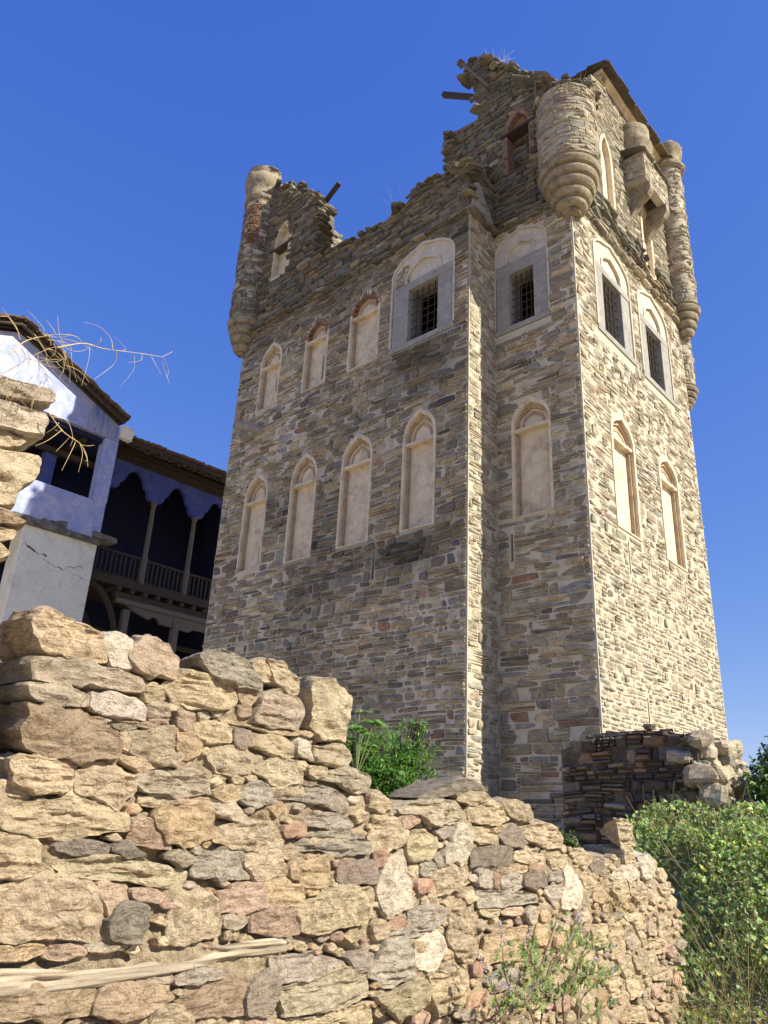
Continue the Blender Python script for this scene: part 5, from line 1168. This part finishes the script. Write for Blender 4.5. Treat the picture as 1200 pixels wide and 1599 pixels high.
# raking roof over the gable: boards, laths and tiles
h = MB(); t_ = MB(); A, B = np.array([6.68, 14.76]), np.array([10.38, 13.10]); A2 = np.array([4.0, 13.66])
for k in range(4):
    x = XF+.30-.28*k; bar(h, (x, *A), (x, *B), .09, .10, j=.012); bar(h, (x, *A2), (x, *A), .09, .10, j=.012)
for s in np.linspace(0, 1, 20):
    p = A+(B-A)*s+np.array([.04, .085]); bar(h, (XF+.42, *p), (-23.4, *p), .10, .035, j=.01); p = A2+(A-A2)*s+np.array([0, .085]); bar(h, (XF+.42, *p), (-23.4, *p), .10, .035, j=.01)
o = h.build('roof_timber', M_oldwood, house)
C2, S2, R2 = [], [], []
ang = math.atan2(B[1]-A[1], B[0]-A[0])
for r in range(4):
    for s in np.arange(0, 1, .028):
        p = A2+(A-A2)*s+np.array([0, .14]); C2.append((XF+.28-.38*r+rng.normal(0, .03), p[0], p[1]+rng.normal(0, .012))); S2.append((.40, .30, .035)); R2.append((.38+rng.normal(0, .05), rng.normal(0, .04), rng.normal(0, .05)))
        p = A+(B-A)*(s+.01*(r % 2))+np.array([.06, .14]); C2.append((XF+.28-.38*r+rng.normal(0, .03), p[0], p[1]+rng.normal(0, .012))); S2.append((.40, .30, .035)); R2.append((ang+.10+rng.normal(0, .05), rng.normal(0, .04), rng.normal(0, .05)))
slabs(t_, C2, S2, R2, pick('dark', len(C2)), .08); t_.build('roof_tiles', M_tile, house)
# gallery: eaves, arches, columns, rail
h = MB(); V = np.array([[-21.5, 10.3, 12.80], [-21.5, 17.4, 13.03], [-26.2, 17.4, 14.85], [-26.2, 10.3, 14.60]]); V2 = V+np.array([0, 0, .07]); h.add(np.concatenate([V, V2]), QB)
for y in np.arange(10.5, 17.3, .42): bar(h, (-21.53, y, 12.74+.032*(y-10.3)), (-25.8, y, 14.38+.032*(y-10.3)), .09, .12, j=.008)
bar(h, (-21.53, 10.3, 12.79), (-21.53, 17.4, 13.02), .05, .13)
h.build('eaves', M_oldwood, house)
h = MB(); C2, S2, R2 = [], [], []
for y in np.arange(10.3, 17.4, .13):
    for r in range(3): C2.append((-21.66-.40*r, y, 12.91+.032*(y-10.3)+.155*r+rng.normal(0, .01))); S2.append((.46, .12, .07)); R2.append((0, -.39+rng.normal(0, .03), rng.normal(0, .04)))
slabs(h, C2, S2, R2, pick('dark', len(C2)), .08); h.build('roof_tiles', M_tile, house)
cols_ = [11.05, 12.80, 14.50, 16.2]
prof = []
for a, b in zip(cols_[:-1], cols_[1:]):
    wd = b-a
    for t, z in ((0, 11.50), (.13, 11.52), (.18, 11.62), (.20, 11.78), (.27, 11.88), (.30, 12.02), (.36, 12.22), (.44, 12.33), (.5, 12.36), (.56, 12.33), (.64, 12.22), (.70, 12.02), (.73, 11.88), (.80, 11.78), (.82, 11.62), (.87, 11.52)): prof.append((a+wd*t, z))
prof.append((cols_[-1], 11.5))
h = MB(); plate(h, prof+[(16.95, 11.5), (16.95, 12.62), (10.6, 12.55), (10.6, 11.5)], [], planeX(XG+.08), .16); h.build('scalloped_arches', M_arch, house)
h = MB(); box(h, XG-.12, XG-.02, 10.5, 17.0, 12.4, 13.12)
for z in np.arange(12.62, 13.1, .2): bar(h, (XG+.0, 10.5, z), (XG+.0, 17, z+.06), .05, .17, j=.006)
h.build('soffit_boards', M_oldwood, house)
for y in cols_[1:3]:
    h = MB(); lathe(h, XG, y, [(.0, 8.56), (.11, 8.56), (.11, 9.5), (.085, 9.56), (.09, 10.2), (.075, 11.35), (.10, 11.38), (.12, 11.5), (0, 11.5)], 14); o = h.build('gallery_column', M_greywood, house); smooth_by_angle(o, 40)
h = MB(); bar(h, (XG, 10.5, 9.40), (XG, 16.5, 9.40), .09, .07, j=.004); bar(h, (XG, 10.5, 8.62), (XG, 16.5, 8.62), .10, .08, j=.004); rail = h.build('railing', M_oldwood, house)
for y in np.arange(10.62, 16.4, .17):
    h = MB(); bar(h, (XG, y, 8.66), (XG, y+rng.normal(0, .008), 9.37), .055, .045); h.build('baluster', M_oldwood, rail)
h = MB(); bar(h, (XG+.06, 10.5, 8.40), (XG+.06, 16.6, 8.46), .22, .26, j=.01); bar(h, (XG+.02, 11.9, 8.02), (XG+.02, 16.6, 8.06), .2, .2, j=.01)
for y in np.arange(12.0, 16.5, .48): bar(h, (XG+.20, y, 8.2), (XG-1, y, 8.2), .15, .15, j=.012)
h.build('floor_beam', M_oldwood, house)
h = MB(); bar(h, (XG+.02, 12.0, 7.84), (XG+.02, 16.6, 7.86), .2, .15, j=.008); plate(h, [(12.4, 7.76), (16.6, 7.78), (16.6, 7.5), (15.1, 7.48), (14.9, 7.36), (14.3, 7.38), (13.75, 7.40), (13.62, 7.56), (13.45, 7.58), (13.3, 7.46), (12.75, 7.60)], [], planeX(XG+.06), .12); h.build('lintel_beam', M_greywood, house)
for y in (12.45, 14.35):
    h = MB(); box(h, XG-.1, XG+.1, y-.11, y+.11, .5, 7.6, j=.006); h.build('lower_post', M_greywood, house)
h = MB(); tube(h, spline([(XG, 10.9, 8.3), (XG, 11.5, 8.0), (XG, 11.95, 7.4), (XG, 12.2, 6.7), (XG, 12.3, 6.0)], 6), .10, n=8); tube(h, spline([(XG-.6, 10.7, 7.9), (XG-.6, 11.2, 7.5), (XG-.6, 11.6, 6.9), (XG-.6, 11.8, 6.0)], 6), .10, n=8); h.build('curved_brace', M_oldwood, house, True)
h = MB(); bar(h, (XG-.9, 11, 6.95), (XG-.9, 16.6, 6.95), .16, .16); h.build('inner_beam', M_oldwood, house)

house.scale = (.967,)*3; house.location = (-22.24, 10.155, .053)
# ------------------------------------------------------------------ low ruin in front of the tower's right corner
ruin = empty('low_ruin', (-5.0, 11.7, 0), 'low ruined rubble stump, shaded and blackened in front, against the foot of the tower', 'ruined wall')
h = MB(); hs = MB(); rt = [(-6.08, 0), (-3.98, 0), (-4.02, 2.70), (-4.25, 2.92), (-4.7, 2.99), (-5.4, 2.97), (-5.75, 2.85), (-6.08, 2.74)]
YR = 10.9
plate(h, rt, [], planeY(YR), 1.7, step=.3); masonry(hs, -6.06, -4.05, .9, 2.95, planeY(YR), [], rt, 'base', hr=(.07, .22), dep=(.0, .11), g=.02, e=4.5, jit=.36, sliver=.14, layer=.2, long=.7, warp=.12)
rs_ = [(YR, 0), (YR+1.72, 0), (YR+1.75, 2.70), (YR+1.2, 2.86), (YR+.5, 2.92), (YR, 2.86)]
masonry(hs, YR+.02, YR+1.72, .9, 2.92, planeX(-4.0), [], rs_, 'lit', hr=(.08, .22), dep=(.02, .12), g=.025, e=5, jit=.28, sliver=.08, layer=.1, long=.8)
o = h.build('core', M_drym, ruin); hs.build('masonry', M_tower, o)
h = MB(); C2, S2, R2 = [], [], []
for (x, y, z, sx, sy, sz) in ((-4.02, 10.92, 2.36, .5, .4, .34), (-3.92, 11.0, 2.10, .42, .5, .40), (-3.95, 11.6, 2.80, .4, .6, .26), (-4.0, 11.15, 2.70, .3, .4, .22), (-4.1, 12.2, 2.82, .5, .5, .26), (-3.95, 10.85, 1.82, .3, .3, .30), (-4.6, 10.82, 1.75, .3, .26, .24), (-4.25, 10.88, 2.62, .4, .3, .2), (-3.9, 11.4, 2.4, .3, .4, .25), (-3.9, 11.9, 2.3, .3, .4, .25), (-3.88, 11.4, 2.0, .3, .4, .3)):
    C2.append((x, y, z)); S2.append((sx*.85, sy*.85, sz*.85)); R2.append((rng.normal(0, .25), rng.normal(0, .25), rng.uniform(-.4, .4)))
for k in range(60):
    C2.append((-3.98+rng.uniform(-.08, .05), rng.uniform(10.95, 12.6), rng.uniform(1.3, 2.9))); S2.append((rng.uniform(.15, .3), rng.uniform(.16, .34), rng.uniform(.12, .22))); R2.append((rng.normal(0, .3), rng.normal(0, .3), rng.normal(0, .3)))
lumps(h, C2, S2, R2, pick('lit', len(C2))*1.05, p=4.5); top_debris(h, rt[2:], planeY(YR), (-1.2, .03), 'base', dens=26, size=(.08, .22), th=(.03, .09), lift=.05)
o = h.build('fallen_stones', M_tower, ruin)

# ------------------------------------------------------------------ ground
def ss(a, b, x): t = np.clip((x-a)/(b-a), 0, 1); return t*t*(3-2*t)
def ground_z(x, y):
    back = (1.05+.10*ss(6, 10, y))*(1-ss(-3.55, -3.25, x))*(1-ss(7.2, 7.8, y))+1.2*(1-ss(-6, -4.5, x))*ss(7.0, 8, y)
    md = (1.55*ss(6.9, 10.2, y))*ss(-6.5, -4.4, x)*(1-.5*ss(0, 6, x))
    z = np.maximum(back, md)
    return z+.06*fbm(np.stack([x*.8, y*.8, 0*x], -1), 4, 21)*(1-ss(30, 60, np.hypot(x, y)))
ax = np.concatenate([np.linspace(-600, -26, 22), np.arange(-25, -8, .6), np.arange(-8, 4, .16), np.arange(4, 25, .7), np.linspace(26, 600, 22)])
ay = np.concatenate([np.linspace(-600, -12, 22), np.arange(-11, 0, .6), np.arange(0, 13, .16), np.arange(13, 30, .7), np.linspace(31, 600, 22)])
Xg, Yg = np.meshgrid(ax, ay, indexing='ij'); Zg = ground_z(Xg, Yg)
g = MB(); ids = np.arange(Xg.size).reshape(Xg.shape); g.add(np.stack([Xg, Yg, Zg], -1), np.stack([ids[:-1, :-1], ids[1:, :-1], ids[1:, 1:], ids[:-1, 1:]], -1).reshape(-1, 4))
tag(g.build('ground', M_ground, None, True), kind='structure')

# ------------------------------------------------------------------ vegetation
def leaves(mb, P, D, Nn, ln, wd, cols, fold=.25, shape='ovate', curl=.15):
    """P bases, D directions, Nn normals; each leaf 8 verts: blade folded on the midrib"""
    P = np.asarray(P, float); n = len(P); D = D/(np.linalg.norm(D, axis=1)[:, None]+1e-9); Sx = np.cross(D, Nn); Sx /= np.linalg.norm(Sx, axis=1)[:, None]+1e-9; Nn = np.cross(Sx, D)
    ln = np.broadcast_to(ln, (n,))[:, None]; wd = np.broadcast_to(wd, (n,))[:, None]
    prof = {'ovate': ((.0, .0), (.32, .5), (.68, .42), (1., 0.)), 'lance': ((.0, .0), (.3, .42), (.7, .34), (1., 0.)), 'heart': ((-.08, .12), (.15, .55), (.6, .42), (1., 0.))}[shape]
    V = []
    for t, w_ in prof:
        c = P+D*ln*t-Nn*(ln*curl*t*t)
        V.append(c+Sx*wd*w_+Nn*wd*w_*fold); V.append(c); V.append(c-Sx*wd*w_+Nn*wd*w_*fold)
    V = np.stack(V, 1); F = []
    for r in range(3): a = r*3; F += [[a, a+1, a+4, a+3], [a+1, a+2, a+5, a+4]]
    F = np.array(F); off = (np.arange(n)*12)[:, None, None]
    mb.add(V.reshape(-1, 3), (F[None]+off).reshape(-1, 4), np.repeat(cols, 12, 0))
def rdir(n, up=0.0):
    v = rng.normal(0, 1, (n, 3)); v[:, 2] += up; return v/np.linalg.norm(v, axis=1)[:, None]
def green(n, base, var=.22, yel=.2):
    c = np.array(base)[None]*np.exp(rng.normal(0, var, (n, 1))); y = (rng.random(n) < yel)[:, None]
    return np.where(y, c*np.array([1.7, 1.25, .8]), c)
# leafy ground cover on the slope to the right
n = 21000; Yv = rng.uniform(6.95, 11.0, n); Xv = -Yv*rng.uniform(.16, .475, n); z = ground_z(Xv, Yv)
edge = -3.12+.10*np.sin(Yv*9)+.5*np.clip(8.0-Yv, 0, 1)*0; keep = ((Xv > -2.98) | (Yv > 7.45)) & (Xv > -4.55) & ~((Xv < -3.95) & (Yv > 10.6))
cl = fbm(np.stack([Xv*1.6, Yv*1.6, 0*Xv], -1), 3, 31); keep &= rng.random(n) < np.clip(.75+cl*1.1, .12, 1)
bare = np.exp(-((Xv+2.95)/.22)**2)*(1-ss(7.6, 8.6, Yv)); keep &= rng.random(n) > bare*.8
Xv, Yv, z, cl = Xv[keep], Yv[keep], z[keep], cl[keep]; n = len(Xv)
hgt = (.10+.34*np.clip(cl+.4, 0, 1))*rng.random(n)**.6; P = np.stack([Xv, Yv, z+hgt], -1)
Nn = rdir(n)*.55+np.array([.35, -.45, .75]); D = rdir(n)*1.0+np.array([.2, -.4, -.1])
v = MB(); cols = green(n, (.18, .25, .095), .34, .14); dd_ = rng.random(n) < .05; cols[dd_] = np.array([.38, .29, .15]); cols *= (1.2+.3*np.clip(cl, -.8, .8))[:, None]; leaves(v, P, D, Nn, rng.uniform(.03, .065, n), rng.uniform(.028, .052, n), cols, shape='heart')
for k in range(900):
    y = rng.uniform(7, 10.4); x = -y*rng.uniform(.2, .44); 
    if x < -3 and y < 7.5: continue
    q = np.array([x, y, float(ground_z(np.array(x), np.array(y)))]); d = rng.normal(0, .12, 3); d[2] = abs(d[2])+.10
    tube(v, spline([q, q+d, q+d*1.8+rng.normal(0, .06, 3)], 4), .0026, np.array([.26, .24, .12])*rng.uniform(.6, 1.4), 4)
tag(v.build('ground_cover', M_leaf, None, False, False), 'dense green creeping leaves spreading over the slope at the right', 'ground cover', kind='stuff')
# dry stalks at the wall end
v = MB()
for k in range(80):
    y = rng.uniform(6.9, 8.2); x = -3.0+rng.uniform(-.05, .45)*(1 if y > 7.2 else .8); z0 = float(ground_z(np.array(x), np.array(y))); hh_ = rng.uniform(.12, .45) if k > 8 else rng.uniform(.6, 1.0)
    if x < -2.95 and y < 7.4: x = -2.9
    d = np.array([rng.normal(0, .18), rng.normal(-.05, .18), 1.0])*hh_; b = rng.normal(0, .10, 3)*hh_
    tube(v, spline([(x, y, z0), np.array([x, y, z0])+d*.5+b, np.array([x, y, z0])+d+b*2.2], 5), np.linspace(.0032, .0012, 11), np.array([.33, .24, .11])*rng.uniform(.5, 1.4), 4)
tag(v.build('dry_weeds', M_dry, None), 'brown dry weed stalks tangled at the right end of the foreground wall', 'dry weeds', kind='stuff')

def bush(name, label, cat, base, blobs, n, ln, wd, colr, shape='ovate', stems=14, up=.5, yel=.12, leafm=None, stemc=(.14, .10, .06)):
    """blobs: (centre, radii); leaves on twigs running out of the base through the blobs"""
    root = empty(name, base, label, cat); f = MB(); s = MB(); base = np.array(base, float)
    tot = sum(b[1][0]*b[1][1]*b[1][2] for b in blobs)
    for c, r in blobs:
        c = np.array(c); r = np.array(r); m = int(n*r.prod()/tot)
        ntw = max(6, m//16)
        d = rdir(ntw); rr = rng.random(ntw)**.33; tip = c+d*r*rr[:, None]*(1+.28*fbm(d*2.3+c, 3, 8))[:, None]
        dirs = d*.8+np.array([0, 0, up])+rng.normal(0, .35, (ntw, 3)); dirs /= np.linalg.norm(dirs, axis=1)[:, None]
        L = rng.uniform(.5, 1.1, ntw)*max(ln*5, .16)
        for q in range(16):
            t = (q+rng.random(ntw))/16; p = tip-dirs*(L*(1-t))[:, None]
            az = q*2.4+rng.uniform(0, .6, ntw); a = np.cross(dirs, rdir(ntw)); a /= np.linalg.norm(a, axis=1)[:, None]+1e-9; b_ = np.cross(dirs, a)
            D = dirs*.6+a*np.cos(az)[:, None]+b_*np.sin(az)[:, None]; Nn = rdir(ntw)*.5+np.array([.25, -.15, .9])
            leaves(f, p, D, Nn, rng.uniform(.7, 1.2, ntw)*ln, rng.uniform(.7, 1.2, ntw)*wd, green(ntw, colr, .22, yel), shape=shape)
        for k in range(0, ntw, max(1, ntw//60)): tube(s, spline([c+(tip[k]-c)*.2, tip[k]-dirs[k]*L[k]*.8, tip[k]], 3), np.linspace(.006, .0015, 7)*max(1, ln*12), stemc, 4)
        for k in range(stems): e = c+rdir(1)[0]*r*.6; tube(s, spline([base+rng.normal(0, .05, 3)*[1, 1, 0], base*.5+e*.5+rng.normal(0, .06, 3), e], 4), np.linspace(.014, .004, 9)*max(1, ln*12), stemc, 5)
    f.build('foliage', leafm or M_leaf, root); s.build('stems', M_oldwood, root)
    return root
bush('bush', 'bright green small leaved bush growing behind the foreground wall against the tower', 'bush', (-4.35, 5.0, 1.05),
     [((-4.35, 4.75, 2.0), (.36, .42, .36)), ((-4.45, 5.2, 2.05), (.34, .40, .34)), ((-4.3, 4.45, 2.05), (.2, .22, .24)), ((-4.35, 5.3, 2.4), (.10, .12, .16)), ((-4.4, 4.9, 1.65), (.4, .55, .35))], 12500, .042, .018, (.085, .20, .035), 'lance', yel=.2, up=.25)
fg = empty('fig_shoot', (-4.1, 4.3, 1.1), 'young fig shoot with big lobed leaves rising behind the square rough boulder', 'fig plant'); f = MB(); s = MB()
for k in range(9):
    p = np.array([-4.12+rng.normal(0, .05), 4.33+rng.normal(0, .08), 2.12+.032*k+rng.normal(0, .02)]); az = rng.uniform(0, 6.28); D0 = np.array([math.cos(az), math.sin(az), -.25+rng.normal(0, .2)])
    for a in (-1.0, -.5, 0, .5, 1.0):
        D = np.array([D0[0]*math.cos(a)-D0[1]*math.sin(a), D0[0]*math.sin(a)+D0[1]*math.cos(a), D0[2]]); leaves(f, p[None], D[None], np.array([[.3, -.3, .9]]), .12*(1-.25*abs(a)), .055, green(1, (.15, .26, .07), .1, 0))
    tube(s, [(-4.12, 4.33, 1.9), p], .004, (.2, .25, .1), 5)
tube(s, spline([(-4.1, 4.3, 1.1), (-4.14, 4.32, 1.7), (-4.12, 4.33, 2.4)], 5), .006, (.2, .2, .12), 6)
f.build('foliage', M_leaf, fg); s.build('stems', M_dry, fg)
bush('shrub', 'broad leaved green shrub beside the low ruin at the right edge', 'shrub', (-3.1, 11.8, .8), [((-3.25, 11.8, 2.25), (.5, .6, .55)), ((-2.9, 11.2, 1.9), (.5, .5, .5)), ((-3.2, 12.3, 2.5), (.5, .5, .45)), ((-2.6, 11.6, 2.3), (.6, .6, .5))], 5200, .10, .075, (.085, .165, .045), 'heart', stems=5)
bush('tree', 'dark green tree standing behind the low ruin at the far right', 'tree', (-5.1, 18.6, .8), [((-5.2, 18.6, 2.9), (.8, .9, .7)), ((-4.6, 18.2, 3.0), (.8, .8, .9)), ((-4.9, 18.8, 3.5), (.5, .5, .5))], 6000, .10, .06, (.055, .095, .035), stems=4)
# flowering shrub in front of the wall
fs_ = empty('flowering_shrub', (-2.4, 3.85, .2), 'sparse shrub of narrow grey green leaves with small lilac flower spikes before the wall', 'shrub'); f = MB(); s = MB()
ST = [[(-2.63, 4.02, 0.64), (-2.65, 4.19, 0.69), (-2.67, 4.45, 0.76), (-2.69, 4.79, 0.9), (-2.71, 4.92, 1.02)], [(-2.57, 3.92, 0.67), (-2.55, 4.03, 0.73), (-2.53, 4.28, 0.76), (-2.51, 4.44, 0.81), (-2.49, 4.72, 0.83), (-2.47, 4.89, 0.83)], [(-2.33, 3.73, 0.82), (-2.35, 3.89, 0.91), (-2.37, 3.83, 1.01), (-2.39, 3.86, 1.05)], [(-2.43, 4.01, 0.88), (-2.41, 4.12, 1.06), (-2.39, 4.21, 1.2)], [(-2.63, 4.08, 0.67), (-2.65, 4.11, 0.76), (-2.67, 4.07, 0.87), (-2.69, 4.08, 0.99)], [(-2.49, 3.98, 0.78), (-2.47, 4.13, 0.85), (-2.45, 4.3, 0.97), (-2.43, 4.44, 1.11)], [(-2.47, 3.8, 0.72), (-2.49, 4.04, 0.72), (-2.51, 4.43, 0.75), (-2.53, 4.62, 0.77), (-2.55, 4.8, 0.84)], [(-2.6, 4.57, 0.58), (-2.58, 4.54, 0.73), (-2.56, 4.69, 0.88), (-2.54, 4.82, 1.0)], [(-2.36, 4.29, 0.65), (-2.38, 4.39, 0.76), (-2.4, 4.64, 0.81), (-2.42, 4.83, 0.84)], [(-2.62, 4.35, 0.6), (-2.6, 4.38, 0.79), (-2.58, 4.41, 0.9), (-2.56, 4.54, 0.98)], [(-2.51, 3.82, 0.69), (-2.53, 3.77, 0.81), (-2.55, 3.74, 0.89)], [(-2.45, 3.69, 0.72), (-2.43, 3.74, 0.8), (-2.41, 3.85, 0.84)], [(-2.49, 4.3, 0.63), (-2.51, 4.31, 0.73), (-2.53, 4.14, 0.83), (-2.55, 4.12, 0.97)], [(-2.42, 4.33, 0.82), (-2.4, 4.49, 0.96), (-2.38, 4.69, 0.98)], [(-2.36, 4.16, 0.67), (-2.38, 4.49, 0.67), (-2.4, 4.72, 0.69)], [(-2.27, 3.71, 0.75), (-2.25, 3.62, 0.83), (-2.23, 3.48, 0.9)], [(-2.55, 4.54, 0.94), (-2.57, 4.73, 0.97), (-2.59, 4.79, 1.02)]]
for P in ST:
    P = np.array(P); Q = spline(P, 8); tube(s, Q, np.linspace(.007, .002, len(Q)), (.17, .13, .08), 5); m = len(Q)
    for i in range(max(3, m//4), m, 1):
        if rng.random() < .55: continue
        for side in (-1, 1):
            az = rng.uniform(0, 6.28); dd = np.array([.45*math.cos(az)+.2, side*.8+.3*math.sin(az), .25+rng.normal(0, .25)])
            bp_ = Q[i]+dd*.03; tube(s, [Q[i], bp_], .0014, (.2, .2, .1), 4)
            for a in np.linspace(-.9, .9, 5):
                D = np.array([dd[0], dd[1]*math.cos(a)-dd[2]*math.sin(a), dd[1]*math.sin(a)+dd[2]*math.cos(a)]); leaves(f, bp_[None], D[None], np.array([[.8, -.2, .5]])+rng.normal(0, .25, (1, 3)), rng.uniform(.035, .06)*(1-.3*abs(a)), .012, green(1, (.17, .225, .085), .18, .15), shape='lance')
    if rng.random() < .62:
        fl_ = MB(); d = Q[-1]-Q[-4]; d /= np.linalg.norm(d)
        for k in range(34):
            t = k/34; q = Q[-1]+d*(.13*t)+rng.normal(0, .008*(1.2-t), 3); leaves(fl_, q[None], rdir(1), rdir(1), .012, .010, np.array([[.36, .31, .52]])*rng.uniform(.7, 1.3))
        fl_.build('flower_spike', M_leaf, fs_)
f.build('foliage', M_leaf, fs_); s.build('stems', M_dry, fs_)
# small weeds on the wall tops and dry tufts on the tower
def tuft(name, label, p, n, ln, colr, spread=.35, r=.0035, group=None):
    v = MB(); p = np.array(p, float)
    for k in range(n):
        d = np.array([rng.normal(0, spread), rng.normal(0, spread), 1]); d /= np.linalg.norm(d); L = ln*rng.uniform(.4, 1.1); b = p+rng.normal(0, .10, 3)*[1, 1, .2]
        tube(v, spline([b, b+d*L*.55+rng.normal(0, .03, 3), b+d*L+rng.normal(0, .08, 3)*ln*2], 4), np.linspace(r, r*.35, 9), np.array(colr)*rng.uniform(.7, 1.2), 4)
    tag(v.build(name, M_dry, None, False, True), label, 'dry grass', group)
G_ = 'dry grass on the broken tower walls'
tuft('dry_grass', 'dry grass tuft on the low broken edge of the tower wall near its left stub', (-11.2, 10.85, 15.15), 30, .55, (.55, .47, .36), group=G_)
tuft('dry_grass', 'dry grass tuft in the middle of the low broken tower wall top', (-9.9, 10.85, 15.25), 55, .75, (.60, .52, .42), group=G_)
tuft('dry_grass', 'dry grass tuft on the highest broken stub of the tower', (-7.6, 11.8, 19.4), 30, .8, (.6, .53, .4), group=G_)
tuft('dry_grass', 'dry grass tuft on the broken right gable beside the roof slates', (-5.95, 12.6, 17.9), 45, .75, (.55, .47, .33), group=G_)
tuft('dry_grass', 'straw coloured grass clump hanging at the corner above the tower salient', (-8.2, 11.2, 15.5), 40, .3, (.55, .45, .25), .8, .006, G_)
tuft('dry_grass', 'dry straw tuft growing out of a joint near the right end of the foreground wall', (-2.98, 6.1, 1.06), 40, .16, (.62, .48, .24), .7, .0022)
bush('small_weed', 'small green weed growing on the wall top before the blackened ruin', 'weed', (-3.35, 6.0, 1.42), [((-3.35, 6.0, 1.52), (.10, .2, .09))], 420, .035, .02, (.12, .19, .06), stems=4)
